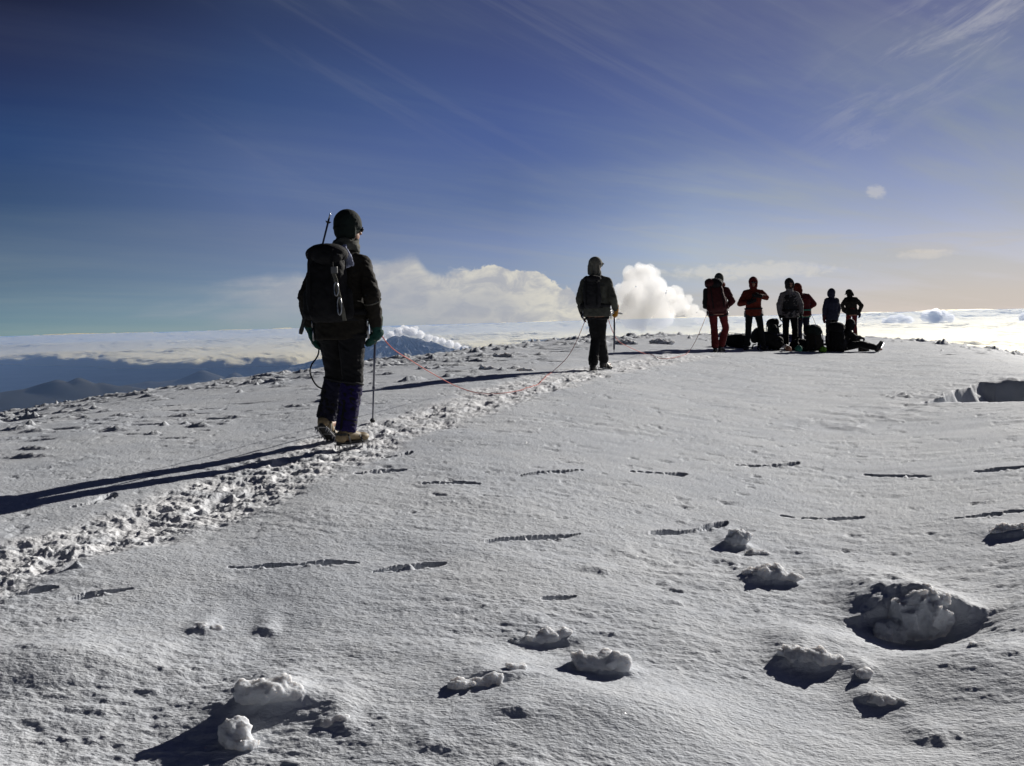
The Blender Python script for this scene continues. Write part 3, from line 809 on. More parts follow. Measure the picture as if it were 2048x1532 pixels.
# ------------------------------------------------------------------ figures: bodies and clothes grown as closed surfaces from a posed skeleton
def V(*a): return Vector(a)
def ell(bm, c, r, rot=None, sub=3):
    M = Matrix.Translation(Vector(c))
    if rot is not None: M = M @ rot.to_4x4()
    if not hasattr(r, '__len__'): r = (r, r, r)
    bmesh.ops.create_icosphere(bm, subdivisions=sub, radius=1.0, matrix=M @ Matrix.Diagonal((r[0], r[1], r[2], 1)))
def frame_of(d):
    d = Vector(d).normalized()
    return d.to_track_quat('Z', 'Y').to_matrix()
def cap(bm, p0, p1, r0, r1, seg=16, sub=2, flat=1.0):
    p0 = Vector(p0); p1 = Vector(p1); d = p1 - p0; L = d.length
    rot = frame_of(d) if L > 1e-6 else Matrix.Identity(3)
    M = Matrix.Translation((p0 + p1) / 2) @ rot.to_4x4() @ Matrix.Diagonal((1, flat, 1, 1))
    bmesh.ops.create_cone(bm, cap_ends=True, segments=seg, radius1=r0, radius2=r1, depth=max(L, 1e-5), matrix=M)
    ell(bm, p0, (r0, r0 * flat, r0), rot, sub); ell(bm, p1, (r1, r1 * flat, r1), rot, sub)
def box(bm, c, s, rot=None):
    M = Matrix.Translation(Vector(c))
    if rot is not None: M = M @ rot.to_4x4()
    bmesh.ops.create_cube(bm, size=1.0, matrix=M @ Matrix.Diagonal((s[0], s[1], s[2], 1)))
def loft(bm, secs, seg=28, e=0.85):
    """secs: (centre, rx, ry) stacked horizontal ovals"""
    rings = []
    for c, rx, ry in secs:
        ring = []
        for k in range(seg):
            a = 2 * math.pi * k / seg; ca, sa = math.cos(a), math.sin(a)
            ring.append(bm.verts.new((c[0] + rx * math.copysign(abs(ca) ** e, ca), c[1] + ry * math.copysign(abs(sa) ** e, sa), c[2])))
        rings.append(ring)
    for a, b in zip(rings[:-1], rings[1:]):
        for k in range(seg): bm.faces.new((a[k], a[(k + 1) % seg], b[(k + 1) % seg], b[k]))
    bm.faces.new(rings[0][::-1]); bm.faces.new(rings[-1])
def tube(bm, pts, r, seg=8, closed=False):
    pts = [Vector(p) for p in pts]; n = len(pts); rings = []
    for i, p in enumerate(pts):
        d = (pts[(i + 1) % n] - pts[i - 1]) if closed else (pts[min(i + 1, n - 1)] - pts[max(i - 1, 0)])
        m = frame_of(d); rr_ = r[i] if hasattr(r, '__len__') else r
        rings.append([bm.verts.new(p + m @ Vector((rr_ * math.cos(6.2832 * k / seg), rr_ * math.sin(6.2832 * k / seg), 0))) for k in range(seg)])
    rg = list(zip(rings[:-1], rings[1:])) + ([(rings[-1], rings[0])] if closed else [])
    for a, b in rg:
        for k in range(seg): bm.faces.new((a[k], a[(k + 1) % seg], b[(k + 1) % seg], b[k]))
    if not closed:
        bm.faces.new(rings[0][::-1]); bm.faces.new(rings[-1])
def strip(bm, pts, wd, th, nrm=None):
    """a flat webbing band along points"""
    pts = [Vector(p) for p in pts]; n = len(pts); rings = []
    for i, p in enumerate(pts):
        d = (pts[min(i + 1, n - 1)] - pts[max(i - 1, 0)]).normalized()
        nn = Vector(nrm[i]) if nrm else Vector((0, -1, 0))
        sdv = d.cross(nn).normalized(); nn = sdv.cross(d).normalized()
        rings.append([bm.verts.new(p + sdv * a * wd / 2 + nn * b * th / 2) for a, b in ((-1, -1), (1, -1), (1, 1), (-1, 1))])
    for a, b in zip(rings[:-1], rings[1:]):
        for k in range(4): bm.faces.new((a[k], a[(k + 1) % 4], b[(k + 1) % 4], b[k]))
    bm.faces.new(rings[0][::-1]); bm.faces.new(rings[-1])
def to_mesh(bm):
    bmesh.ops.recalc_face_normals(bm, faces=bm.faces[:])
    me = bpy.data.meshes.new('m'); bm.to_mesh(me); bm.free(); return me
def grow(bm, voxel, smooth=3, wrinkle=0.0, wsc=0.06, seed=0, adapt=None):
    me = to_mesh(bm)
    me = bake(me, [('REMESH', dict(mode='VOXEL', voxel_size=voxel, use_smooth_shade=True)), ('SMOOTH', dict(factor=0.5, iterations=smooth))])
    if wrinkle:
        n = len(me.vertices); co = np.empty(n * 3, np.float32); me.vertices.foreach_get('co', co); co = co.reshape(-1, 3)
        no = np.empty(n * 3, np.float32); me.vertices.foreach_get('normal', no); no = no.reshape(-1, 3)
        f = fbm3(co[:, 0] / wsc, co[:, 1] / wsc, co[:, 2] / (wsc * 0.55) + 0.8 * co[:, 0] / wsc, 3, seed)
        f = -np.abs(f) * 1.6 + 0.5
        me.vertices.foreach_set('co', (co + no * (wrinkle * f)[:, None]).astype(np.float32).ravel()); me.update()
    return me
def flat_mesh(bm, smooth=False, bev=0.0):
    me = to_mesh(bm)
    if bev: me = bake(me, [('BEVEL', dict(width=bev, segments=2, limit_method='ANGLE'))])
    for p in me.polygons: p.use_smooth = smooth
    return me

M_SKIN = simple_mat('skin', (0.28, 0.15, 0.10), 0.55, 0.35)
def cloth(name, col, vary=0.25, rough=0.85): return simple_mat(name, col, rough, 0.2, vary=vary, vscale=14, bump=0.6, bscale=220)
C_BLACK = cloth('black_cloth', (0.007, 0.007, 0.008)); C_CHAR = cloth('charcoal_cloth', (0.016, 0.016, 0.018))
C_BROWN = cloth('dark_brown_cloth', (0.013, 0.011, 0.008)); C_OLIVE = cloth('olive_cloth', (0.062, 0.063, 0.052))
C_DKGREEN = cloth('dark_green_knit', (0.007, 0.012, 0.010)); C_GREEN = cloth('green_mitten_cloth', (0.008, 0.045, 0.035))
C_PURPLE = cloth('purple_gaiter_cloth', (0.011, 0.007, 0.050)); C_NAVY = cloth('navy_cloth', (0.014, 0.014, 0.030))
C_RED = cloth('red_cloth', (0.085, 0.009, 0.010)); C_DKRED = cloth('dark_red_cloth', (0.045, 0.009, 0.010)); C_ORANGE = cloth('orange_cloth', (0.10, 0.014, 0.008))
C_GREY = cloth('light_grey_cloth', (0.135, 0.125, 0.125)); C_BEIGE = cloth('beige_cloth', (0.12, 0.115, 0.095)); C_YEL = cloth('yellow_leather', (0.42, 0.20, 0.03))
C_BLUE = cloth('blue_cloth', (0.05, 0.055, 0.14)); C_LIME = cloth('lime_cloth', (0.12, 0.28, 0.03)); C_TEAL = cloth('teal_cloth', (0.05, 0.22, 0.16))
C_SCARF = cloth('patterned_scarf_cloth', (0.42, 0.45, 0.62), vary=0.7)
M_BOOT = simple_mat('tan_boot_leather', (0.24, 0.18, 0.10), 0.6, 0.35, vary=0.25, vscale=30)
M_DBOOT = simple_mat('dark_boot_leather', (0.022, 0.02, 0.02), 0.5, 0.4)
M_RUB = simple_mat('black_rubber', (0.014, 0.014, 0.014), 0.6, 0.4)
M_STEEL = simple_mat('steel', (0.35, 0.35, 0.36), 0.32, 0.5, metal=1.0)
M_ALU = simple_mat('dark_anodised_tube', (0.05, 0.055, 0.09), 0.35, 0.5, metal=0.6)
M_GLASS = simple_mat('dark_lens', (0.01, 0.01, 0.012), 0.08, 0.6)
M_ROPE = simple_mat('red_rope', (0.46, 0.12, 0.10), 0.8, 0.2, vary=0.4, vscale=60)
M_CORD = simple_mat('black_cord', (0.012, 0.012, 0.012), 0.8, 0.2)

def pose(**kw):
    p = dict(pel=V(0, 0, .95), chest=V(0, 0, 1.30), neck=V(0, 0, 1.49), head=V(0, .025, 1.645),
             sL=V(-.185, 0, 1.42), sR=V(.185, 0, 1.42), eL=V(-.26, -.03, 1.14), eR=V(.26, -.03, 1.14), wL=V(-.27, .06, .90), wR=V(.27, .06, .90),
             hipL=V(-.095, 0, .92), hipR=V(.095, 0, .92), kL=V(-.11, .03, .50), kR=V(.11, .03, .50), aL=V(-.11, 0, .10), aR=V(.11, 0, .10),
             tL=V(-.12, 1, 0), tR=V(.12, 1, 0), hL=V(0, .2, -1), hR=V(0, .2, -1), pL=V(1, 0, 0), pR=V(-1, 0, 0), yaw=0.0, nod=0.0)
    p.update(kw)
    for S in ('sL', 'sR'):
        v = p[S] - p['neck']; p[S] = p['neck'] + V(v.x * .93, v.y, v.z - .022)
    return p

def torso(P, inf=0.0, bottom=-0.12, k=1.0):
    pe, ch, ne = P['pel'], P['chest'], P['neck']
    def at(t):  # 0 pelvis .. 1 chest
        return pe.lerp(ch, t)
    s = []
    dn = (pe - ch).normalized()
    if bottom < 0: s.append((pe + dn * (-bottom), .155 * k + inf, .115 * k + inf))
    s += [(at(0), .168 * k + inf, .12 * k + inf), (at(.45), .145 * k + inf, .105 * k + inf), (at(.75), .162 * k + inf, .115 * k + inf), (at(1), .18 * k + inf, .12 * k + inf),
          (ch.lerp(ne, .5), .155 * k + inf * .5, .10 * k + inf * .6), (ch.lerp(ne, .78), .095 * k + inf * .4, .078 * k + inf * .5), (ne, .06 + inf * .5, .06 + inf * .5)]
    return s

def headrot(P):
    return Matrix.Rotation(P['yaw'], 3, 'Z') @ Matrix.Rotation(P['nod'], 3, 'X')

def hand_shapes(bm, w, d, palm, r=1.0, curl=0.5, thumb=1, mitten=False):
    """w wrist, d direction of the hand, palm = the way the palm faces; four fingers of unequal length bent at the knuckles, thumb from the side"""
    d = Vector(d).normalized(); palm = Vector(palm); palm = (palm - d * palm.dot(d)).normalized(); side = d.cross(palm) * thumb
    rot = Matrix((side, palm, d)).transposed()
    c = w + d * .055
    ell(bm, c, (.046 * r, .022 * r + .003, .055 * r), rot, 2)
    cap(bm, w - d * .02, w + d * .03, .030 * r, .032 * r)
    lens = [.072, .080, .075, .058]
    for i in range(4):
        b = c + d * .035 + side * (.032 - .021 * i) * r
        fr = (.0125 if mitten else .0098) * r
        p = b; dd = d.copy()
        for sgm, f in enumerate((.45, .32, .23)):
            ang = curl * (0.9 + 0.12 * i) * (0.75 if sgm == 0 else 1.0)
            dd = (dd * math.cos(ang) + palm * math.sin(ang) * 1.0).normalized() if sgm == 0 else (Matrix.Rotation(-ang, 3, side * thumb) @ dd if False else (dd * math.cos(ang) + (dd.cross(side) * -1 * thumb).normalized() * math.sin(ang) * (1 if (dd.cross(side) * -1 * thumb).dot(palm) > -0.5 else 1))).normalized()
            q = p + dd * lens[i] * f * (1.05 if not mitten else 1.0) * r
            cap(bm, p, q, fr, fr * .92, 10, 2); p = q
    tb = w + d * .025 + side * .036 * r
    t1 = tb + (side * .65 + d * .7 + palm * .25).normalized() * .042 * r
    t2 = t1 + (d * .85 + palm * .5).normalized() * .032 * r
    cap(bm, tb, t1, .0145 * r, .0125 * r, 10, 2); cap(bm, t1, t2, .0125 * r, .0105 * r, 10, 2)
    if mitten:
        cap(bm, c + d * .02, c + d * .085 + palm * .02 * curl * 3, .044 * r, .034 * r, 16, 2, 0.62)

def build_body(P, root, vox=0.011):
    bm = bmesh.new()
    loft(bm, torso(P))
    for a, b, r0, r1 in (('sL', 'eL', .052, .042), ('eL', 'wL', .040, .028), ('sR', 'eR', .052, .042), ('eR', 'wR', .040, .028),
                         ('hipL', 'kL', .078, .055), ('kL', 'aL', .052, .036), ('hipR', 'kR', .078, .055), ('kR', 'aR', .052, .036)):
        cap(bm, P[a], P[b], r0, r1)
    for S in 'LR': cap(bm, P['neck'] - V(0, 0, .05), P['s' + S], .055, .052)
    for S in 'LR':
        a = P['a' + S]; t = P['t' + S].normalized()
        cap(bm, a - V(0, 0, .045), a - V(0, 0, .05) + t * .15, .036, .03)
        hand_shapes(bm, P['w' + S], P['h' + S], P['p' + S], 0.85, 0.5, 1 if S == 'R' else -1)
    h = P['head']; rot = headrot(P)
    cap(bm, P['neck'] - V(0, 0, .03), h - rot @ V(0, .01, .06), .058, .055)
    def q(x, y, z): return h + rot @ V(x, y, z)
    ell(bm, q(0, -.008, .02), (.076, .096, .098), rot); ell(bm, q(0, .022, -.045), (.058, .066, .066), rot)
    ell(bm, q(0, .075, -.088), (.024, .02, .018), rot, 2)                      # chin
    cap(bm, q(0, .090, .008), q(0, .108, -.028), .009, .014, 10, 2)            # nose
    cap(bm, q(-.035, .078, .022), q(.035, .078, .022), .014, .014, 10, 2)      # brow
    cap(bm, q(-.02, .086, -.056), q(.02, .086, -.056), .008, .008, 10, 2)      # lips
    for s in (-1, 1):
        ell(bm, q(.078 * s, -.005, -.01), (.012, .022, .03), rot, 2)           # ears
        ell(bm, q(.032 * s, .080, .0), (.013, .012, .010), rot, 2)             # eyes
    return mesh_obj('body', grow(bm, vox, 1), M_SKIN, root)

def build_jacket(P, root, mat, vox=0.011, inf=.032, hem=-0.16, wr=0.010, arm=1.0, k=1.0, collar=True, seed=0, name='jacket'):
    bm = bmesh.new()
    s = torso(P, inf, hem, k); s[0] = (s[0][0], s[0][1] + .005, s[0][2] + .005)
    loft(bm, s)
    for S in 'LR':
        cap(bm, P['s' + S] - V(0, 0, .012), P['e' + S], .068 * arm, .062 * arm); cap(bm, P['e' + S], P['w' + S].lerp(P['e' + S], .08), .064 * arm, .047 * arm)
    for S in 'LR': cap(bm, P['neck'] - V(0, 0, .055), P['s' + S] - V(0, 0, .01), .070, .064 * arm)
    if collar: cap(bm, P['neck'] - V(0, 0, .03), P['neck'] + V(0, .012, .055), .088, .082)
    return mesh_obj(name, grow(bm, vox, 2, wr, 0.085, seed), mat, root)

def build_trousers(P, root, mat, vox=0.011, wr=0.009, k=1.0, seed=0, flare=.066):
    bm = bmesh.new()
    ell(bm, P['pel'] + V(0, 0, .09), (.178, .138, .09))
    ell(bm, P['pel'] - V(0, 0, .02), (.165 * k, .135 * k, .13), None)
    for S in 'LR':
        cap(bm, P['hip' + S] - V(0, 0, .02), P['k' + S], .098 * k, .070 * k); cap(bm, P['k' + S], P['a' + S] + (P['k' + S] - P['a' + S]).normalized() * .05, .072 * k, flare * k)
    return mesh_obj('trousers', grow(bm, vox, 2, wr, 0.08, seed), mat, root)

def build_boots(P, root, mat, vox=0.008, pitch=(0, 0), crampon=True, detail=True):
    for i, S in enumerate('LR'):
        t = P['t' + S].copy(); t.z = 0; t.normalize(); rx = t.cross(V(0, 0, 1))
        pit = pitch[i]
        rot = Matrix.Rotation(0, 3, 'X')
        f = (t * math.cos(pit) + V(0, 0, -1) * math.sin(pit)).normalized(); u = rx.cross(f).normalized()
        a = P['a' + S]
        def q(x, y, z): return a + rx * x + f * y + u * z
        bm = bmesh.new()
        cap(bm, q(0, -.005, .08), q(0, 0, -.01), .056, .050)
        ell(bm, q(0, -.045, -.045), (.046, .046, .052), Matrix((rx, f, u)).transposed())
        cap(bm, q(0, .0, -.02), q(.002, .11, -.05), .050, .040, 16, 2, 1.0)
        ell(bm, q(.004, .155, -.058), (.050, .070, .036), Matrix((rx, f, u)).transposed())
        b = mesh_obj('boot', grow(bm, vox, 2), mat, root)
        bm = bmesh.new(); mm = Matrix((rx, f, u)).transposed()
        n = 28; vt = []; vb = []
        for k in range(n):
            an = 2 * math.pi * k / n; yy = math.sin(an); xx = math.cos(an)
            wd = .047 - .008 * (1 - abs(yy)) if yy < 0.2 else .050
            vt.append(bm.verts.new(q(xx * wd, .065 + yy * .158, -.078))); vb.append(bm.verts.new(q(xx * wd * .96, .065 + yy * .155, -.098)))
        bm.faces.new(vt[::-1]); bm.faces.new(vb)
        for k in range(n): bm.faces.new((vt[k], vt[(k + 1) % n], vb[(k + 1) % n], vb[k]))
        mesh_obj('sole', flat_mesh(bm), M_RUB, b)
        if crampon:
            bm = bmesh.new()
            for s in (-1, 1):
                strip(bm, [q(.045 * s, -.075, -.102), q(.040 * s, .02, -.102), q(.046 * s, .12, -.102), q(.036 * s, .205, -.102)], .006, .018, [rx * s] * 4)
                for yy in (-.07, -.03, .08, .13, .18):
                    pz = q(.043 * s, yy, -.105)
                    bmesh.ops.create_cone(bm, cap_ends=True, segments=6, radius1=.007, radius2=.0008, depth=.034, matrix=Matrix.Translation(pz - u * .017) @ (mm @ Matrix.Rotation(math.pi, 3, 'X')).to_4x4())
            for yy in (-.075, .06, .205): cap(bm, q(-.045, yy, -.102), q(.045, yy, -.102), .005, .005, 8, 1)
            for s in (-1, 1): bmesh.ops.create_cone(bm, cap_ends=True, segments=6, radius1=.007, radius2=.0008, depth=.045, matrix=Matrix.Translation(q(.022 * s, .235, -.10)) @ (frame_of(f)).to_4x4())
            mesh_obj('crampon', flat_mesh(bm), M_STEEL, b)
            if detail:
                for (y0, z0, y1, w_) in ((.13, -.10, .10, .052), (.0, -.10, -.02, .056)):
                    bm = bmesh.new(); ps = [q(w_ * math.cos(an), y0 + (y1 - y0) * math.sin(an), z0 + (.092 if y0 > .1 else .135) * math.sin(an)) for an in np.linspace(0, math.pi, 13)]
                    strip(bm, ps, .016, .004, [rx * math.cos(an) + u * math.sin(an) for an in np.linspace(0, math.pi, 13)])
                    mesh_obj('strap', flat_mesh(bm), M_RUB, b)
                bm = bmesh.new(); ps = [q(.05 * math.cos(an), -.03 - .055 * math.sin(an), -.02) for an in np.linspace(0, math.pi, 11)]
                strip(bm, ps, .016, .004, [rx * math.cos(an) - f * math.sin(an) for an in np.linspace(0, math.pi, 11)])
                mesh_obj('strap', flat_mesh(bm), M_RUB, b)

def build_gloves(P, root, mats, vox=0.005, r=1.15, curl=(0.35, 0.35), mitten=False, cuff=True, name='glove'):
    for i, S in enumerate('LR'):
        if mats[i] is None: continue
        bm = bmesh.new()
        w = P['w' + S]; d = P['h' + S].normalized()
        hand_shapes(bm, w, d, P['p' + S], r, curl[i], 1 if S == 'R' else -1, mitten)
        if cuff: cap(bm, w - d * .05, w + d * .005, .047 * r, .038 * r)
        mesh_obj(name, grow(bm, vox, 1, 0.002, 0.03, i), mats[i], root)

def build_hat(P, root, mat, vox=0.008, kind='beanie', mat2=None, seed=0):
    h = P['head']; rot = headrot(P)
    def q(x, y, z): return h + rot @ V(x, y, z)
    bm = bmesh.new()
    if kind == 'beanie':
        ell(bm, q(0, -.012, .036), (.098, .114, .112), rot); ell(bm, q(0, -.03, -.02), (.090, .088, .085), rot)
        for k in range(24):
            a0 = 6.2832 * k / 24; a1 = 6.2832 * (k + 1) / 24
            cap(bm, q(.088 * math.cos(a0), -.012 + .106 * math.sin(a0), .012 + .018 * math.sin(a0)), q(.088 * math.cos(a1), -.012 + .106 * math.sin(a1), .012 + .018 * math.sin(a1)), .011, .011, 8, 1)
        for s in (-1, 1): cap(bm, q(.078 * s, -.01, .0), q(.070 * s, .0, -.07), .022, .016, 8, 1)
        return mesh_obj('beanie', grow(bm, vox, 2, 0.003, 0.03, seed), mat, root)
    if kind == 'hood':
        ell(bm, q(0, -.028, .022), (.112, .122, .128), rot); ell(bm, q(0, -.03, -.07), (.105, .105, .10), rot)
        for k in range(24):
            a0 = 6.2832 * k / 24; a1 = 6.2832 * (k + 1) / 24
            cap(bm, q(.078 * math.cos(a0), .062 - .012 * math.sin(a0), -.012 + .108 * math.sin(a0)), q(.078 * math.cos(a1), .062 - .012 * math.sin(a1), -.012 + .108 * math.sin(a1)), .020, .020, 8, 1)
        return mesh_obj('hood', grow(bm, vox, 2, 0.004, 0.05, seed), mat, root)
    if kind == 'sun_hat':
        ell(bm, q(0, -.008, .035), (.098, .115, .105), rot)
        ell(bm, q(0, .085, .045), (.075, .075, .012), rot @ Matrix.Rotation(-.25, 3, 'X'))
        loft_pts = []
        for s in (-1, 1): cap(bm, q(.078 * s, -.02, .0), q(.085 * s, -.02, -.11), .026, .024, 8, 1)
        cap(bm, q(-.06, -.075, .0), q(-.06, -.07, -.12), .03, .03, 8, 1); cap(bm, q(.06, -.075, .0), q(.06, -.07, -.12), .03, .03, 8, 1); cap(bm, q(0, -.09, .0), q(0, -.085, -.12), .036, .034, 8, 1)
        return mesh_obj('neck_flap_hat', grow(bm, vox, 2, 0.004, 0.05, seed), mat, root)

def build_goggles(P, root, up=0.0):
    h = P['head']; rot = headrot(P)
    def q(x, y, z): return h + rot @ V(x, y, z)
    bm = bmesh.new()
    for s in (-1, 1): ell(bm, q(.032 * s, .098, .0 + up), (.030, .012, .022), rot @ Matrix.Rotation(-.25 * s, 3, 'Z'), 2)
    cap(bm, q(-.012, .104, .004 + up), q(.012, .104, .004 + up), .004, .004, 8, 1)
    for s in (-1, 1): tube(bm, [q(.060 * s, .088, .004 + up), q(.082 * s, .05, .006 + up), q(.084 * s, -.01, .004 + up)], .0035, 6)
    return mesh_obj('sunglasses', flat_mesh(bm, True), M_GLASS, root)

def build_harness(P, root, mat, k=1.0, gear=True):
    bm = bmesh.new(); pe = P['pel']
    n = 32; ps = [(pe.x + .212 * k * math.cos(6.2832 * i / n), pe.y + .172 * k * math.sin(6.2832 * i / n), pe.z + .05) for i in range(n)]
    ps.append(ps[0]); strip(bm, ps, .040, .008, [(math.cos(6.2832 * i / n), math.sin(6.2832 * i / n), 0) for i in range(n + 1)])
    for S in 'LR':
        c = P['hip' + S].lerp(P['k' + S], .22); m = frame_of(P['k' + S] - P['hip' + S])
        ps = [c + m @ V(.112 * k * math.cos(6.2832 * i / 20), .112 * k * math.sin(6.2832 * i / 20), 0) for i in range(21)]
        strip(bm, ps, .035, .008, [m @ V(math.cos(6.2832 * i / 20), math.sin(6.2832 * i / 20), 0) for i in range(21)])
    o = mesh_obj('harness', flat_mesh(bm, True), mat, root)
    if gear:
        bm = bmesh.new()
        for (x, y, L) in ((.20, .05, .07), (.205, -.02, .10), (-.205, .02, .08), (-.19, -.07, .11)):
            bm = bmesh.new(); c = pe + V(x * k * 1.06, y, -.0)
            tube(bm, [c + V(0, .014 * math.cos(a), -.028 + .03 * math.sin(a)) for a in np.linspace(0, 6.2832, 13)[:-1]], .0045, 6, True)
            cap(bm, c + V(0, 0, -.05), c + V(0, .006, -.045 - L), .008, .008, 8, 1)
            mesh_obj('carabiner', flat_mesh(bm, True), M_STEEL, o)
    return o

def person(label, at, heading, P, group=None, scale=1.0, zoff=0.0):
    z = gz(at.x, at.y) + zoff
    r = empty('person', (at.x, at.y, z), -heading)
    r.scale = (scale,) * 3
    tag(r, label, 'person', group)
    return r
def to_world(r, v):
    M = Matrix.Translation(r.location) @ Matrix.Rotation(r.rotation_euler[2], 4, 'Z') @ Matrix.Scale(r.scale[0], 4)
    return M @ Vector(v)

# ------------------------------------------------------------------ gear
def backpack(label, mats, loc, rot, w=.32, d=.20, h=.52, lid=.10, straps=True, pocket=True, cat='backpack', group=None, seed=0, vox=0.010, tilt=0.0, extras=True, sag=1.0):
    """origin at the back panel's middle bottom, pack body stands out towards -Y, straps on +Y"""
    r = empty('backpack', loc); r.rotation_mode = 'XYZ'; r.rotation_euler = rot
    tag(r, label, cat, group)
    bm = bmesh.new()
    secs = [((0, -d * .45, 0.0), w * .34, d * .34), ((0, -d * .5, .04), w * .42, d * .45), ((w * .02, -d * .54, h * .35), w * .48, d * .54), ((-w * .02, -d * .52, h * .62), w * .46, d * .50), ((0, -d * .5, h * .8), w * .44, d * .46), ((0, -d * .45, h * .97), w * .40, d * .40), ((0, -d * .42, h), w * .28, d * .28)]
    loft(bm, secs, 28, .7)
    if pocket:
        for s in (-1, 1): cap(bm, (s * w * .48, -d * .5, h * .12), (s * w * .47, -d * .5, h * .45), .045, .038, 14, 2)
    mesh_obj('pack_body', grow(bm, vox, 2, .010, .07, seed), mats[0], r)
    bm = bmesh.new()
    ell(bm, (0, -d * .5, h + lid * .30), (w * .50, d * .60, lid * .72)); ell(bm, (w * .08, -d * .78, h + lid * .05), (w * .36, d * .35, lid * .55)); ell(bm, (-w * .2, -d * .4, h + lid * .5), (w * .24, d * .4, lid * .5))
    mesh_obj('lid', grow(bm, vox, 2, .008, .06, seed + 1), mats[1], r)
    if straps:
        for s in (-1, 1):
            bm = bmesh.new(); x = s * w * .30
            strip(bm, [(x, .01, h * .86), (x * 1.05, .06, h * .97), (x * 1.25, .15, h * .95), (x * 1.45, .23, h * .80), (x * 1.45, .235, h * .60), (x * 1.6, .15, h * .35), (x * 1.5, .02, h * .16)], .055, .014,
                  [(0, -.4, 1), (0, 0, 1), (0, .3, 1), (0, 1, .6), (0, 1, 0), (s, .6, 0), (s, 0, -.4)])
            mesh_obj('shoulder_strap', flat_mesh(bm, True), mats[2], r)
        bm = bmesh.new(); n = 25
        ps = [(.205 * math.sin(a), .115 - .16 * math.cos(a), .04) for a in np.linspace(-2.7, 2.7, n)]
        strip(bm, ps, .07, .016, [(math.sin(a), -math.cos(a), 0) for a in np.linspace(-2.7, 2.7, n)])
        mesh_obj('hip_belt', flat_mesh(bm, True), mats[2], r)
    if extras:
        for s in (-1, 1):
            bm = bmesh.new(); strip(bm, [(s * w * .28, -d * 1.06, h * .1), (s * w * .29, -d * 1.09, h * .5), (s * w * .28, -d * 1.1, h * .9), (s * w * .26, -d * 1.0, h * 1.12)], .02, .005)
            mesh_obj('compression_strap', flat_mesh(bm), mats[2], r)
    return r

def ski_pole(label, p_tip, p_top, mat=M_ALU, group=None, r=.009, cat='trekking pole', name='trekking_pole', strap=True):
    """p_tip: spike, p_top: end of the grip"""
    p_tip = Vector(p_tip); p_top = Vector(p_top); L = (p_top - p_tip).length; m = frame_of(p_top - p_tip)
    e = empty(name, p_tip); e.rotation_mode = 'QUATERNION'; e.rotation_quaternion = m.to_quaternion()
    tag(e, label, cat, group)
    bm = bmesh.new(); bmesh.ops.create_cone(bm, cap_ends=True, segments=14, radius1=r * .8, radius2=r * .8, depth=L * .40, matrix=Matrix.Translation((0, 0, .05 + L * .20)))
    bmesh.ops.create_cone(bm, cap_ends=True, segments=14, radius1=r, radius2=r, depth=L * .50 - .05, matrix=Matrix.Translation((0, 0, .05 + L * .40 + (L * .5 - .05) / 2)))
    bmesh.ops.create_cone(bm, cap_ends=True, segments=14, radius1=r * 1.35, radius2=r * 1.35, depth=.04, matrix=Matrix.Translation((0, 0, .05 + L * .40)))
    mesh_obj('shaft', flat_mesh(bm, True), mat, e)
    bm = bmesh.new(); bmesh.ops.create_cone(bm, cap_ends=True, segments=12, radius1=.0025, radius2=r * .8, depth=.05, matrix=Matrix.Translation((0, 0, .025)))
    mesh_obj('tip', flat_mesh(bm, True), M_STEEL, e)
    bm = bmesh.new(); bmesh.ops.create_cone(bm, cap_ends=True, segments=18, radius1=.024, radius2=.012, depth=.014, matrix=Matrix.Translation((0, 0, .075)))
    mesh_obj('basket', flat_mesh(bm), M_RUB, e)
    bm = bmesh.new(); tube(bm, [(0, 0, L - .15), (0, 0, L - .12), (0, 0, L - .07), (0, 0, L - .03), (0, 0, L)], [.012, .016, .014, .018, .014], 14)
    mesh_obj('grip', flat_mesh(bm, True), M_RUB, e)
    return e

def rope_path(keys, n=14, wob=0.0, seed=0):
    """Catmull-Rom through points"""
    k = [Vector(p) for p in keys]; k = [k[0] * 2 - k[1]] + k + [k[-1] * 2 - k[-2]]; out = []
    for i in range(1, len(k) - 2):
        for j in range(n):
            t = j / n; a, b, c, d_ = k[i - 1], k[i], k[i + 1], k[i + 2]
            out.append(0.5 * ((2 * b) + (c - a) * t + (2 * a - 5 * b + 4 * c - d_) * t * t + (3 * b - a - 3 * c + d_) * t ** 3))
    out.append(k[-2]); return out
# ------------------------------------------------------------------ first climber (near), seen from behind
HG = R(14)
p1 = px_ground(692, 890)
P = pose(pel=V(.0, 0, .97), chest=V(.02, .01, 1.31), neck=V(.045, .02, 1.50), head=V(.07, .045, 1.665), yaw=-R(34), nod=R(-4),
         sL=V(-.165, 0, 1.425), sR=V(.195, 0, 1.42), eL=V(-.262, -.05, 1.15), eR=V(.275, -.05, 1.15), wL=V(-.265, .02, .92), wR=V(.265, .05, .92),
         hL=V(.12, .15, -1), hR=V(0, .25, -1), pL=V(1, .1, 0), pR=V(-1, .1, 0),
         hipL=V(-.085, .0, .93), hipR=V(.085, -.01, .93), kL=V(-.125, .14, .53), kR=V(.085, -.02, .52), aL=V(-.205, .10, .19), aR=V(.035, -.08, .115),
         tL=V(-.06, 1, 0), tR=V(.48, 1, 0))
c1 = person('climber in black jacket and green mittens standing nearest the camera, seen from behind', p1, HG, P, zoff=.022)
build_body(P, c1, .010)
build_jacket(P, c1, C_BROWN, .009, .036, -.15, .014, 1.06, 1.0, seed=1)
build_trousers(P, c1, C_BLACK, .009, .012, 1.12, 2, .068)
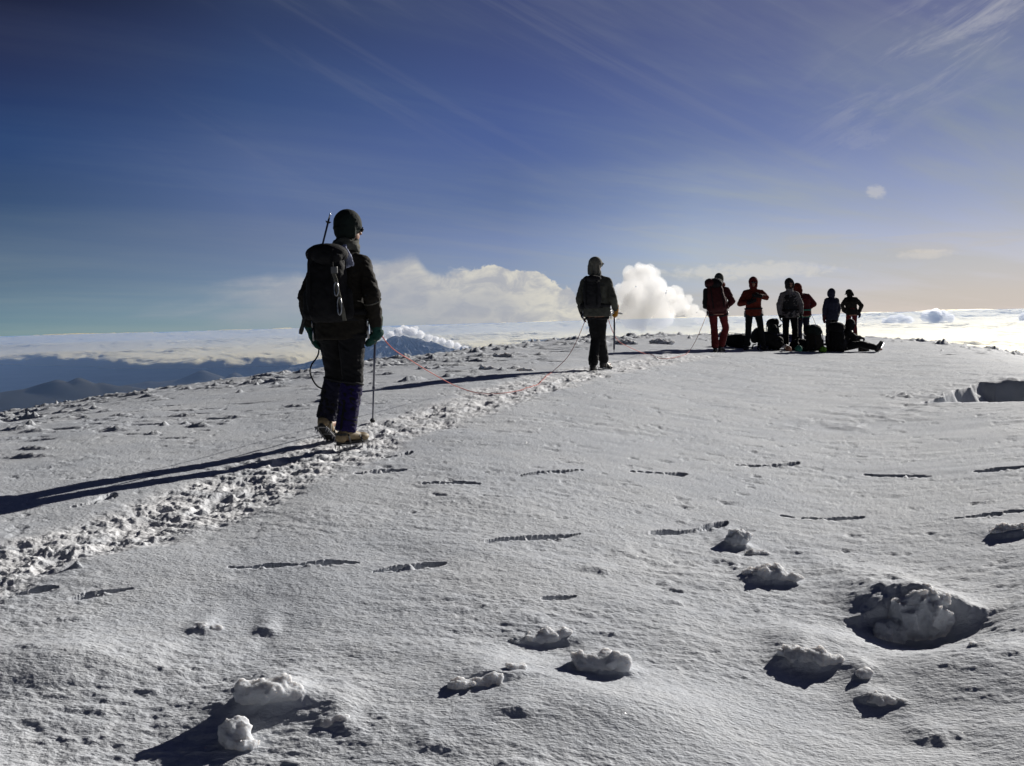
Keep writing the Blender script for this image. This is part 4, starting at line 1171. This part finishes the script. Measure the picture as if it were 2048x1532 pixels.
for S in 'LR':
    bm = bmesh.new(); k_, a_ = P['k' + S], P['a' + S]
    tube(bm, [k_.lerp(a_, t) for t in (.12, .3, .6, .85, 1.0)], [.082, .083, .078, .076, .078], 22)
    ga = mesh_obj('gaiter', grow(bm, .007, 1, .013, .055, 5), C_PURPLE if S == 'R' else C_NAVY, c1)
    bm = bmesh.new(); m = frame_of(k_ - a_); c = k_.lerp(a_, .10)
    tube(bm, [c + m @ V(.084 * math.cos(a), .084 * math.sin(a), 0) for a in np.linspace(0, 6.2832, 25)[:-1]], .009, 8, True)
    mesh_obj('gaiter_cuff', flat_mesh(bm, True), C_CHAR, ga)
    bm = bmesh.new()
    strip(bm, [k_.lerp(a_, t) + m @ V(.082 * math.cos(2.2), .082 * math.sin(2.2), 0) for t in (.14, .4, .7, .98)], .018, .005, [m @ V(math.cos(2.2), math.sin(2.2), 0)] * 4)
    mesh_obj('zip', flat_mesh(bm), C_BLACK, ga)
build_boots(P, c1, M_BOOT, .007, (R(30), 0))
build_gloves(P, c1, (C_GREEN, C_GREEN), .0045, 1.28, (0.25, 1.25), True, True, 'mitten')
build_hat(P, c1, C_DKGREEN, .007, 'beanie')
build_goggles(P, c1)
build_harness(P, c1, C_BLACK, 1.03)
bm = bmesh.new()   # neck gaiter and patterned scarf end hanging between the shoulders
for z, r_ in ((1.50, .088), (1.53, .090), (1.56, .084)):
    tube(bm, [V(.05 + r_ * math.cos(a), .025 + r_ * math.sin(a), z + .014 * math.sin(3 * a + z * 40)) for a in np.linspace(0, 6.2832, 25)[:-1]], .020, 8, True)
mesh_obj('neck_warmer', grow(bm, .008, 2, .004, .03, 3), C_OLIVE, c1)
bm = bmesh.new()
strip(bm, [(.06, -.065, 1.53), (.075, -.115, 1.49), (.12, -.135, 1.44), (.145, -.14, 1.36)], .075, .012, [(0, -1, .8), (0, -1, .4), (0, -1, 0), (0, -1, 0)])
mesh_obj('scarf', grow(bm, .006, 2, .008, .03, 4), C_SCARF, c1)
bm = bmesh.new()   # reflective cuff lines on the jacket
for S in 'R':
    e_, w_ = P['e' + S], P['w' + S]; m = frame_of(w_ - e_); c = e_.lerp(w_, .22)
    tube(bm, [c + m @ V(.066 * math.cos(a), .066 * math.sin(a), .01 * math.cos(a)) for a in np.linspace(0, 6.2832, 25)[:-1]], .0055, 6, True)
mesh_obj('sleeve_trim', flat_mesh(bm, True), C_BEIGE, c1)
bm = bmesh.new()   # dark cord looping beside the left knee
tube(bm, rope_path([V(-.205, .03, .80), V(-.215, .02, .70), V(-.265, .0, .62), V(-.275, .0, .55), V(-.235, .02, .46), V(-.17, .05, .42)], 8), .006, 8)
mesh_obj('cord_loop', flat_mesh(bm, True), M_CORD, c1)
# backpack with a pole strapped upside down to its left side
bp1 = backpack('dark tall backpack worn by the nearest climber, with a steel carabiner hanging on it', (C_BLACK, C_BLACK, C_BLACK), to_world(c1, (-.005, -.125, .95)), (R(-2), 0, -HG + R(2)), .325, .22, .47, .11, seed=3)
for (x, y, z, L) in ((.13, -.255, .28, .10), (.15, -.25, .17, .13)):
    bm = bmesh.new(); tube(bm, [V(x + .016 * math.sin(a), y - .01, z - L / 2 + L / 2 * math.cos(a)) for a in np.linspace(0, 6.2832, 17)[:-1]], .005, 8, True)
    mesh_obj('carabiner', flat_mesh(bm, True), M_STEEL, bp1)
bm = bmesh.new()
strip(bm, [(.10, -.25, .36), (.125, -.26, .30), (.14, -.255, .20), (.165, -.235, .08), (.17, -.22, .0)], .028, .005)
mesh_obj('webbing', flat_mesh(bm), C_BEIGE, bp1)
bm = bmesh.new(); box(bm, (.11, -.245, .37), (.05, .02, .05)); mesh_obj('buckle', flat_mesh(bm, False, .005), simple_mat('grey_plastic', (.12, .12, .12), .4), bp1)
q0 = at_far(661, 425, (to_world(c1, (-.25, -.25, 1.2)) - Vector((0, 0, 0))).xy.length); q1 = at_far(601, 668, (to_world(c1, (-.32, -.14, .9))).xy.length)
ski_pole('trekking pole strapped upside down on the left side of the nearest backpack', q0, q1, group='trekking poles')
# pole in the right mitten
hd = to_world(c1, P['wR'] + P['hR'].normalized() * .10 + V(-.035, .03, 0)); tp_ = px_ground(745, 843); tp_.z = gz(tp_.x, tp_.y) - .02
top_ = hd + (hd - tp_).normalized() * .06
ski_pole('trekking pole held in the right mitten of the nearest climber, tip in the snow', tp_, top_, group='trekking poles')

# ------------------------------------------------------------------ second climber
HG2 = R(12)
p2 = px_ground(1196, 741)
P = pose(pel=V(0, 0, .95), chest=V(-.01, .0, 1.29), neck=V(-.005, .01, 1.47), head=V(-.005, .03, 1.615), yaw=-R(38), nod=R(-3),
         sL=V(-.185, 0, 1.40), sR=V(.185, 0, 1.40), eL=V(-.25, -.05, 1.12), eR=V(.25, -.06, 1.12), wL=V(-.235, .02, .93), wR=V(.285, .08, .94),
         hL=V(.10, .05, -1), hR=V(.05, .3, -1), pL=V(1, .1, 0), pR=V(-1, .1, 0),
         hipL=V(-.075, 0, .92), hipR=V(.08, 0, .92), kL=V(-.035, .05, .50), kR=V(.045, .10, .51), aL=V(-.07, -.06, .10), aR=V(.06, .30, .13), tL=V(-.1, 1, 0), tR=V(.5, 1, 0))
c2 = person('climber in olive grey jacket walking along the trail with an ice axe', p2, HG2, P, scale=.985)
build_body(P, c2, .012)
build_jacket(P, c2, C_OLIVE, .011, .038, -.11, .014, 1.02, 1.0, seed=11)
build_trousers(P, c2, C_BLACK, .011, .012, .97, 12, .080)
build_boots(P, c2, M_DBOOT, .009, (0, R(12)))
build_gloves(P, c2, (C_BLACK, C_YEL), .006, 1.15, (0.3, 1.2), False)
build_hat(P, c2, C_BEIGE, .008, 'sun_hat')
build_goggles(P, c2, .012)
build_harness(P, c2, C_CHAR)
bp2 = backpack('dark flat backpack worn by the climber in the olive grey jacket', (C_CHAR, C_CHAR, C_BLACK), to_world(c2, (-.04, -.135, .96)), (R(-3), 0, -HG2), .28, .14, .42, .07, pocket=False, seed=5)
def ice_axe(label, head, spike, pickdir, group=None):
    head = Vector(head); spike = Vector(spike); L = (head - spike).length; m = frame_of(head - spike)
    z_ = (head - spike).normalized(); x_ = Vector(pickdir); x_ = (x_ - z_ * x_.dot(z_)).normalized(); y_ = z_.cross(x_)
    e = empty('ice_axe', spike); e.rotation_mode = 'QUATERNION'; e.rotation_quaternion = Matrix((x_, y_, z_)).transposed().to_quaternion()
    tag(e, label, 'ice axe', group)
    bm = bmesh.new(); cap(bm, (0, 0, .08), (0, 0, L - .02), .014, .014, 14, 2, .7); mesh_obj('shaft', flat_mesh(bm, True), M_ALU, e)
    bm = bmesh.new(); strip(bm, [(-.11, 0, L - .012), (-.05, 0, L), (.02, 0, L + .004), (.09, 0, L - .01), (.15, 0, L - .05)], .006, .024, [(0, 0, 1)] * 5)
    box(bm, (-.115, 0, L - .014), (.025, .055, .006)); mesh_obj('axe_head', flat_mesh(bm), M_STEEL, e)
    bm = bmesh.new(); bmesh.ops.create_cone(bm, cap_ends=True, segments=10, radius1=.001, radius2=.011, depth=.09, matrix=Matrix.Translation((0, 0, .045))); mesh_obj('spike', flat_mesh(bm), M_STEEL, e)
    return e
hd = to_world(c2, P['wR'] + P['hR'].normalized() * .085 + V(-.03, .02, 0))
sp_ = Vector((hd.x - .015, hd.y + .05, hd.z - .60))
ice_axe('ice axe hanging upright from the yellow glove of the second climber', hd + V(0, 0, .03), sp_, (-1, .2, 0))

# ------------------------------------------------------------------ third climber: red trousers, big pack
HG3 = R(2)
p3 = px_ground(1436, 705)
P = pose(pel=V(.0, 0, .93), chest=V(.03, .06, 1.26), neck=V(.04, .09, 1.43), head=V(.065, .13, 1.57), nod=R(-10), yaw=R(10),
         sL=V(-.17, .05, 1.37), sR=V(.22, .05, 1.37), eL=V(-.25, .02, 1.08), eR=V(.325, .02, 1.10), wL=V(-.20, .20, .98), wR=V(.20, .16, .96), hL=V(.6, .5, -.3), hR=V(-.6, .5, -.3), pL=V(.3, -.2, -1), pR=V(-.3, -.2, -1),
         hipL=V(-.10, 0, .91), hipR=V(.10, .0, .91), kL=V(-.07, .02, .49), kR=V(.20, .14, .52), aL=V(-.06, -.03, .10), aR=V(.10, .22, .12), tL=V(.1, 1, 0), tR=V(.55, 1, 0))
c3 = person('climber in red trousers walking towards the group under a huge red and black pack', p3, HG3, P, scale=1.03)
build_body(P, c3, .014); build_jacket(P, c3, C_DKRED, .013, .038, -.10, .014, 1.1, 1.0, seed=21)
build_trousers(P, c3, C_RED, .013, .012, 1.02, 22, .078)
build_boots(P, c3, M_DBOOT, .010, (0, R(10)), detail=False)
build_gloves(P, c3, (C_BLACK, C_BLACK), .007, 1.15, (0.8, 0.8)); build_hat(P, c3, C_OLIVE, .010, 'beanie')
build_harness(P, c3, C_CHAR, 1.03)
bm = bmesh.new()
for a0 in np.linspace(-2.4, 2.4, 14): ell(bm, P['neck'] + V(.12 * math.sin(a0), -.11 * math.cos(a0) + .03, .03), (.045, .045, .055), None, 2)
mesh_obj('hood', grow(bm, .011, 2, .006, .04, 6), C_ORANGE, c3)
backpack('huge red and black backpack on the climber in red trousers, its lid leaning over', (C_DKRED, C_BLACK, C_BLACK), to_world(c3, (-.02, -.11, .86)), (R(-9), R(-7), -HG3), .40, .29, .58, .16, seed=7)
bm = bmesh.new(); ell(bm, (0, 0, 0), (.10, .15, .085))
o = mesh_obj('stuff_sack', grow(bm, .012, 2, .012, .05, 8), C_DKRED); o.location = to_world(c3, (-.20, -.22, 1.50)); o.rotation_euler = (0.2, R(-25), 0)
tag(o, 'rolled dark red bag lashed on top of the huge backpack', 'bag')
bm = bmesh.new(); cap(bm, (0, 0, 0), (0, 0, .32), .07, .06)
o = mesh_obj('sleeping_mat', grow(bm, .011, 1, .004, .05, 8), C_BLACK); o.location = to_world(c3, (-.27, -.17, 1.02))
tag(o, 'black rolled mat lashed upright on the left flank of the huge backpack', 'mat')

# ------------------------------------------------------------------ the resting group on the summit
def ground_at(px, r):
    """point of the ground under the viewing direction px at distance r"""
    a = azs(px, 690)[0]; x, y = r * math.sin(a), r * math.cos(a)
    return Vector((x, y, gz(x, y)))
GRP = 'climbers resting on the summit'
# 4: red jacket, facing the camera, hands raised to the chest
p4 = px_ground(1508, 700)
P = pose(head=V(0, .045, 1.63), neck=V(0, .01, 1.48), sL=V(-.20, 0, 1.42), sR=V(.20, 0, 1.42), eL=V(-.30, .06, 1.26), eR=V(.325, .04, 1.13), wL=V(-.10, .24, 1.30), wR=V(.10, .25, 1.16), hL=V(.9, .25, .1), hR=V(-.9, .2, .3),
         pL=V(.1, -.8, 0), pR=V(0, -.8, 0), kL=V(-.17, .03, .50), kR=V(.13, .03, .50), aL=V(-.22, 0, .10), aR=V(.17, 0, .10), hipL=V(-.105, 0, .92), hipR=V(.105, 0, .92), tL=V(-.35, 1, 0), tR=V(.35, 1, 0))
c4 = person('climber in red hooded jacket and black trousers facing the camera with hands at the chest', p4, R(187), P, GRP)
build_body(P, c4, .013); build_jacket(P, c4, C_ORANGE, .013, .032, -.12, .013, 1.08, 1.0, seed=31)
build_trousers(P, c4, C_BLACK, .013, .010, .98, 32); build_boots(P, c4, M_DBOOT, .011, detail=False)
build_gloves(P, c4, (C_BLACK, C_BLACK), .007, 1.1, (0.6, 0.6)); build_hat(P, c4, C_RED, .010, 'hood'); build_goggles(P, c4); build_harness(P, c4, C_CHAR)
# 5: pale jacket, dark hood, facing the camera
p5 = ground_at(1580, 26.3)
P = pose(head=V(0, .03, 1.665), eL=V(-.27, .02, 1.14), eR=V(.27, .02, 1.14), wL=V(-.27, .08, .88), wR=V(.26, .08, .88), kL=V(-.12, .04, .5), kR=V(.11, .04, .5), yaw=R(15))
c5 = person('tall climber in pale grey jacket with dark vest and hood standing among the packs', p5, R(183), P, GRP)
build_body(P, c5, .013); build_jacket(P, c5, C_GREY, .013, .035, -.14, .013, 1.1, 1.0, seed=41)
bm = bmesh.new(); s_ = torso(P, .052, -.13, .9); loft(bm, s_[:6]); mesh_obj('vest', grow(bm, .014, 2, .01, .07, 42), C_CHAR, c5)
build_trousers(P, c5, C_BLACK, .013, .010, 1.05, 43, .075); build_boots(P, c5, M_DBOOT, .011, detail=False)
build_gloves(P, c5, (C_BLACK, C_BLACK), .007, 1.1); build_hat(P, c5, C_CHAR, .010, 'hood'); build_harness(P, c5, C_BLACK, 1.06)
# 6: red jacket, leaning in behind
p6 = ground_at(1607, 27.4)
P = pose(pel=V(.0, 0, .94), chest=V(.0, .06, 1.28), neck=V(-.02, .14, 1.44), head=V(-.05, .20, 1.56), nod=R(-22), yaw=R(30), sL=V(-.18, .10, 1.38), sR=V(.20, .06, 1.38), eR=V(.33, -.02, 1.14), eL=V(-.25, .12, 1.1), wR=V(.20, .18, 1.0), wL=V(-.15, .3, 1.0),
         hL=V(.5, .6, 0), hR=V(-.6, .6, 0))
c6 = person('climber in dark red hooded jacket bending behind the tall pale jacketed one', p6, R(-20), P, GRP)
build_body(P, c6, .013); build_jacket(P, c6, C_RED, .013, .042, -.10, .013, 1.15, 1.02, seed=51)
build_trousers(P, c6, C_NAVY, .013, .010, 1.0, 52); build_boots(P, c6, M_DBOOT, .011, detail=False)
build_gloves(P, c6, (C_BLACK, C_BLACK), .007, 1.1); build_hat(P, c6, C_ORANGE, .010, 'hood'); build_harness(P, c6, C_TEAL, 1.02)
# 7: navy jacket, hood up, arms down, turned away
p7 = ground_at(1664, 30.5)
P = pose(head=V(0, .03, 1.60), neck=V(0, .0, 1.46), eL=V(-.25, -.0, 1.12), eR=V(.24, .0, 1.12), wL=V(-.255, .02, .87), wR=V(.22, .04, .87), hL=V(0, .05, -1))
c7 = person('climber in navy hooded jacket standing turned away beside the seated one', p7, R(-15), P, GRP, scale=.95)
build_body(P, c7, .013); build_jacket(P, c7, C_NAVY, .013, .034, -.16, .013, 1.05, 1.0, seed=61)
build_trousers(P, c7, C_BLACK, .013, .010, 1.0, 62); build_boots(P, c7, M_DBOOT, .011, detail=False)
build_gloves(P, c7, (C_DKRED, C_BLACK), .007, 1.25, (.3, .3), True, name='mitten'); build_hat(P, c7, C_NAVY, .010, 'hood')
# 8: brown jacket, flap hat, red trousers, on the far edge
p8 = ground_at(1704, 35.5)
P = pose(pel=V(.0, 0, .95), chest=V(-.02, .05, 1.29), neck=V(-.02, .10, 1.45), head=V(-.02, .15, 1.575), nod=R(-28), yaw=R(55), sL=V(-.19, .04, 1.40), sR=V(.18, .04, 1.40), eL=V(-.33, .02, 1.17), eR=V(.33, -.02, 1.15), wL=V(-.20, .14, .98), wR=V(.30, .10, .93),
         hL=V(.5, .4, -.4), hR=V(.25, .05, -1), kL=V(-.13, .05, .5), kR=V(.11, .03, .5), aL=V(-.14, 0, .10), aR=V(.13, 0, .10))
c8 = person('climber in brown jacket and red trousers on the far edge with bowed head', p8, R(-5), P, GRP)
build_body(P, c8, .014); build_jacket(P, c8, C_BROWN, .014, .035, -.10, .014, 1.12, 1.0, seed=71)
build_trousers(P, c8, C_RED, .014, .010, .95, 72, .07); build_boots(P, c8, M_DBOOT, .011, detail=False)
build_gloves(P, c8, (C_BLACK, C_CHAR), .007, 1.35, (.3, .3), True, name='mitten'); build_hat(P, c8, C_BROWN, .010, 'sun_hat')
# 9: seated on the snow, legs stretched to the right, leaning forward
p9 = ground_at(1682, 26.6)
P = pose(pel=V(0, 0, .13), chest=V(0, .08, .44), neck=V(0, .18, .58), head=V(0, .26, .66), nod=R(-32), yaw=R(10), sL=V(-.17, .10, .53), sR=V(.17, .10, .53), eL=V(-.24, .24, .36), eR=V(.24, .24, .34), wL=V(-.18, .42, .36), wR=V(.18, .42, .34),
         hL=V(.2, 1, -.2), hR=V(-.2, 1, -.2), pL=V(0, 0, -1), pR=V(0, 0, -1), hipL=V(-.10, .04, .12), hipR=V(.10, .04, .12), kL=V(-.15, .42, .36), kR=V(.13, .46, .17), aL=V(-.14, .62, .08), aR=V(.13, .86, .075),
         tL=V(-.1, 1, 0), tR=V(.05, 1, 0))
c9 = person('climber sitting on the snow in black clothes, one leg stretched out to the side', p9, R(82), P, GRP)
build_body(P, c9, .013)
bm = bmesh.new()
bodyj = build_jacket(P, c9, C_BLACK, .013, .042, -.02, .013, 1.15, 1.0, seed=81)
bm = bmesh.new(); ell(bm, P['pel'] + V(0, .02, .0), (.19, .17, .13))
for S in 'LR': cap(bm, P['hip' + S], P['k' + S], .11, .085); cap(bm, P['k' + S], P['a' + S].lerp(P['k' + S], .1), .088, .078)
mesh_obj('trousers', grow(bm, .013, 2, .010, .08, 82), C_BLACK, c9)
build_boots(P, c9, M_DBOOT, .011, (0, R(-62)), detail=False)
build_gloves(P, c9, (C_BLACK, C_BLACK), .007, 1.1, (.6, .6)); build_hat(P, c9, C_BLACK, .010, 'hood')

# ---- packs and gear lying around them
PG = 'backpacks put down on the snow'
def pack_on_snow(label, px, r, rz, tilt, mats, w, d, h, lid, seed, lie=False, **kw):
    g_ = ground_at(px, r)
    if lie: return backpack(label, mats, (g_.x, g_.y, g_.z + d * .02), (R(-90) if tilt == 0 else tilt, 0, rz), w, d, h, lid, seed=seed, group=PG, vox=.013, **kw)
    return backpack(label, mats, (g_.x, g_.y, g_.z), (tilt, 0, rz), w, d, h, lid, seed=seed, group=PG, vox=.013, **kw)
pack_on_snow('black backpack lying flat beside the boots of the red jacketed climber', 1497, 25.6, R(75), R(-84), (C_BLACK, C_BLACK, C_BLACK), .44, .32, .56, .14, 101)
pack_on_snow('dark upright backpack with loose straps, standing left of the pale jacketed climber', 1554, 27.2, R(200), R(4), (C_DKGREEN, C_BLACK, C_BLACK), .34, .26, .60, .16, 102)
pack_on_snow('black backpack slumped in front of the pale jacketed climber', 1556, 25.5, R(100), R(-70), (C_BLACK, C_CHAR, C_BLACK), .46, .34, .62, .14, 103)
pack_on_snow('dark olive backpack standing open right of the pale jacketed climber', 1622, 25.6, R(25), R(-8), (C_BROWN, C_DKGREEN, C_BLACK), .42, .30, .44, .20, 104)
pack_on_snow('big black backpack standing against the back of the seated climber', 1672, 26.2, R(-10), R(-11), (C_BLACK, C_BLACK, C_BLACK), .44, .30, .52, .20, 105)
def soft_bag(name, label, px, r, size, mat, rz=0, seed=0, cat='bag', dz=0.0, group=None):
    g_ = ground_at(px, r); bm = bmesh.new(); a, b, c = size
    ell(bm, (0, 0, c * .8), (a, b, c)); ell(bm, (a * .35, 0, c * .6), (a * .65, b * .8, c * .7)); ell(bm, (-a * .4, 0, c * .7), (a * .6, b * .85, c * .8))
    o = mesh_obj(name, grow(bm, .012, 2, .014, .05, seed), mat); o.location = (g_.x, g_.y, g_.z + dz); o.rotation_euler = (0, 0, rz)
    return tag(o, label, cat, group)
soft_bag('blue_bag', 'flat blue bag lying across the pile between the two standing climbers', 1558, 26.6, (.50, .18, .12), C_BLUE, .1, 201, dz=.16)
soft_bag('blue_stuff_sack', 'blue sack standing by the legs of the red jacketed climber', 1527, 25.4, (.10, .10, .14), C_BLUE, .4, 202, 'sack', dz=0)
soft_bag('green_sack', 'small bright green sack at the feet of the pale jacketed climber', 1597, 25.35, (.09, .07, .085), C_TEAL, .4, 203, 'sack')
soft_bag('lime_pouch', 'lime green pouch on the right side of the dark olive backpack', 1645, 25.5, (.10, .08, .09), C_LIME, .1, 204, 'pouch')
soft_bag('orange_food_bag', 'small orange and white bag lying in front of the black pile', 1577, 25.2, (.08, .06, .07), simple_mat('faded_orange', (.42, .22, .14), .7, vary=.5, vscale=20), .6, 205, 'bag')
soft_bag('white_bag', 'crumpled white bag lying on the pile beside the orange one', 1571, 25.3, (.06, .05, .05), simple_mat('off_white_plastic', (.5, .48, .45), .5, vary=.4, vscale=20), .2, 206, 'bag', dz=.07)
soft_bag('dark_glove_bundle', 'small dark bundle lying left of the first black backpack', 1471, 27.0, (.12, .08, .05), C_BLACK, .2, 207, 'bundle')
soft_bag('black_duffel', 'low black duffel between the red jacketed climber and the upright strapped pack', 1537, 26.0, (.30, .16, .15), C_BLACK, .3, 208, 'duffel')
soft_bag('black_duffel', 'low black duffel right of the orange bag, touching the dark olive backpack', 1600, 26.0, (.26, .18, .16), C_BLACK, -.2, 209, 'duffel')
soft_bag('dark_jacket_heap', 'dark jacket heap on the snow left of the red jacketed climber', 1482, 25.9, (.26, .15, .10), C_BLACK, .2, 210, 'jacket')
# thin bent wand rising out of the olive pack
g_ = ground_at(1614, 26.9)
bm = bmesh.new()
tube(bm, rope_path([V(0, 0, .88), V(.07, 0, .92), V(.15, 0, .82), V(.24, .02, .60), V(.28, .03, .35), V(.29, .03, .05)], 8), .0045, 6)
o = mesh_obj('coil_cord', flat_mesh(bm, True), M_CORD); o.location = g_; tag(o, 'thin cord hanging in an arc from the bending climber to the snow', 'cord')

# ------------------------------------------------------------------ ropes
def snap(px, py, up_=.012):
    p = px_ground(px, py); return Vector((p.x, p.y, gz(p.x, p.y) + up_))
def lay(ps, k):
    return [Vector((p.x, p.y, max(p.z, gz(p.x, p.y) + .010))) for p in ps]
wst1 = to_world(c1, (.17, .16, .98)); hip2 = to_world(c2, (-.16, -.10, .80))
ptA = [wst1, at_far(780, 692, 8.5), at_far(824, 722, 9.3), at_far(870, 750, 10.2), at_far(912, 772, 11.0), snap(955, 788), snap(1000, 790), snap(1040, 783), snap(1075, 769), at_far(1105, 748, 14.3), at_far(1135, 714, 14.7), at_far(1155, 678, 14.9), hip2]
for i in range(1, len(ptA) - 1): ptA[i].z = max(ptA[i].z, gz(ptA[i].x, ptA[i].y) + .014)
bm = bmesh.new(); tube(bm, lay(rope_path(ptA, 14), .10), .0042, 8)
o = mesh_obj('climbing_rope', flat_mesh(bm, True), M_ROPE); tag(o, 'slack red rope sagging onto the snow between the first two climbers', 'rope', 'climbing ropes')
a_ = to_world(c2, (.12, .16, .90)); b_ = to_world(c3, (-.22, -.05, .86))
ptB = [a_, at_far(1232, 676, 16.0), at_far(1258, 694, 16.8), snap(1290, 711), snap(1325, 718), snap(1358, 715), snap(1374, 709), at_far(1392, 680, 22.0), b_]
for i in range(1, len(ptB) - 1): ptB[i].z = max(ptB[i].z, gz(ptB[i].x, ptB[i].y) + .014)
bm = bmesh.new(); tube(bm, lay(rope_path(ptB, 14), .0), .0050, 8)
o = mesh_obj('climbing_rope', flat_mesh(bm, True), M_ROPE); tag(o, 'red rope from the second climber to the one with the huge pack', 'rope', 'climbing ropes')

# ------------------------------------------------------------------ loose blocks of frozen snow
def snow_chunk(px, py, blobs, label, rz=0.0, seed=0, sink=.026, vox=.006, amp=.020, fl=.44):
    g_ = px_ground(px, py); g_ = g_ * (1 - (.02 if fl < .8 else -.02) / max(g_.xy.length, 1)); bm = bmesh.new()
    rgc = random.Random(seed)
    for (x, y, z, rx, ry, rz_) in blobs:
        z *= fl; rz_ *= (.44 + .56 * fl); rx *= .95; ry *= .9
        ell(bm, (x, y, z), (rx * .8, ry * .8, rz_ * .8))
        for k in range(9):
            a = rgc.uniform(0, 6.28); e = rgc.uniform(-.1, 1.0); q = rgc.uniform(.35, .85)
            rot = Matrix.Rotation(rgc.uniform(0, 3), 3, 'Z') @ Matrix.Rotation(rgc.uniform(-.6, .6), 3, 'X') @ Matrix.Rotation(rgc.uniform(-.6, .6), 3, 'Y')
            box(bm, (x + rx * .62 * math.cos(a) * math.cos(e), y + ry * .62 * math.sin(a) * math.cos(e), z + rz_ * .62 * math.sin(e)), (rx * q, ry * q * 1.1, rz_ * q * 1.1), rot)
    me = to_mesh(bm)
    me = bake(me, [('REMESH', dict(mode='VOXEL', voxel_size=vox, use_smooth_shade=True)), ('SMOOTH', dict(factor=0.5, iterations=2))])
    displace(me, amp * .55, .06, 4, seed, False, .6)
    displace(me, amp * .45, .022, 3, seed + 3, False, .7)
    o = mesh_obj('snow_block', me, M_CHUNK); o.location = (g_.x, g_.y, gz(g_.x * (1 - .10 / g_.xy.length), g_.y * (1 - .10 / g_.xy.length)) * (.35 if fl < .8 else 1) + gz(g_.x * (1 + .05 / g_.xy.length), g_.y * (1 + .05 / g_.xy.length)) * (.65 if fl < .8 else 0) - sink * .7); o.rotation_euler = (0, 0, rz)
    return tag(o, label, 'snow block', 'blocks of frozen snow')
snow_chunk(540, 1412, [(0, 0, .075, .105, .055, .065), (-.06, 0, .07, .06, .05, .06), (.07, .01, .05, .05, .045, .045)], 'wide upper snow block at the bottom left, touching the rounder one below it', .1, 1)
snow_chunk(474, 1470, [(0, 0, .06, .058, .055, .075), (.01, .02, .12, .04, .04, .05), (.02, -.03, .04, .055, .045, .045)], 'round crystalline snow block at the bottom left casting a long pointed shadow', .2, 2)
snow_chunk(1842, 1245, [(0, 0, .09, .175, .11, .14), (.05, .02, .19, .12, .07, .07), (-.16, -.03, .04, .09, .08, .09)], 'largest snow block, standing in a deep shaded hollow', .05, 3, sink=.0, amp=.026, fl=.85)
snow_chunk(1612, 1330, [(0, 0, .055, .11, .06, .06), (.09, .0, .03, .06, .05, .035), (-.05, .02, .07, .055, .05, .05)], 'tilted snow block below and left of the largest one', -.1, 4)
snow_chunk(1535, 1162, [(0, 0, .06, .12, .06, .065), (-.07, .02, .08, .06, .05, .05), (.13, -.01, .03, .06, .04, .03)], 'wedge shaped snow block just below the round pale one', 0, 5)
snow_chunk(1474, 1088, [(0, 0, .08, .085, .06, .085), (.03, .0, .11, .06, .05, .05)], 'round pale snow block farthest back on the right slope', 0, 6)
snow_chunk(1510, 1104, [(0, 0, .03, .06, .04, .035), (.05, 0, .02, .04, .03, .025)], 'small flat crumb beside the round pale snow block', 0, 7, amp=.012)
snow_chunk(1205, 1345, [(-.03, 0, .055, .10, .055, .055), (.07, .0, .06, .045, .04, .055), (0, .02, .07, .06, .04, .04)], 'dark fronted snow block in the lower middle with a crumbly right end', 0, 8)
snow_chunk(1030, 1352, [(0, 0, .04, .045, .035, .05), (.03, .01, .05, .03, .025, .03)], 'upright knob ending the ragged ridge in the lower middle', .2, 9, amp=.014)
snow_chunk(955, 1372, [(0, 0, .02, .11, .03, .035), (-.06, -.01, .02, .05, .03, .03), (.06, .01, .03, .05, .03, .03)], 'ragged low ridge of snow left of the upright knob', .25, 10, amp=.014)
snow_chunk(1085, 1268, [(0, 0, .03, .10, .04, .045), (.08, .02, .04, .05, .035, .04), (-.10, -.02, .02, .05, .04, .035)], 'string of icy lumps above the lower middle blocks', .15, 11, amp=.018)
snow_chunk(678, 1438, [(0, 0, .025, .05, .03, .028), (-.04, -.01, .02, .03, .03, .022)], 'low dark snow lump right of the two bottom left blocks', .1, 12, amp=.014)
snow_chunk(400, 1253, [(0, 0, .025, .045, .03, .032), (.05, 0, .02, .04, .03, .022)], 'small lump above and left of the bottom left blocks', .1, 13, amp=.012)
snow_chunk(1728, 1362, [(0, 0, .03, .045, .035, .04)], 'small lit lump between the tilted block and the largest one', .1, 14, amp=.012)
snow_chunk(1752, 1402, [(0, 0, .025, .06, .035, .035), (.07, -.01, .02, .05, .035, .03)], 'jagged double crumb under the small lit lump', -.1, 15, amp=.016)
snow_chunk(1420, 785 - 0, [(0, 0, .0, .02, .02, .01)], 'x', 0, 16) if False else None
snow_chunk(1960, 1308, [(0, 0, .02, .07, .035, .032)], 'flat reddish shaded lump near the right edge below the largest block', 0, 17, amp=.012)
snow_chunk(2026, 1068, [(0, 0, .04, .13, .05, .05), (-.09, -.02, .03, .06, .04, .04)], 'dark snow block cut by the right edge of the photo', 0, 18)
# rounded lumps on the far left of the crest, behind the first climber
for i, (px, py, s_, lb) in enumerate([(974, 740, .17, 'pale rounded snow lump left of the second climber, the left one of a pair'), (1048, 742, .14, 'pale rounded snow lump left of the second climber, the right one of a pair'),
                                      (846, 738, .12, 'small jagged snow lump behind the rope, right of the nearest climber'), (1005, 714, .20, 'snow lump near the crest left of the second climber'),
                                      (1250, 690, .30, 'long low snow hump on the crest right of the second climber'), (1320, 688, .32, 'long low snow hump on the crest left of the climber with the huge pack')]):
    snow_chunk(px, py, [(0, 0, s_ * .28, s_, s_ * .6, s_ * .38), (s_ * .6, 0, s_ * .2, s_ * .6, s_ * .4, s_ * .3)], lb, 0, 30 + i, .03, .014, s_ * .14)
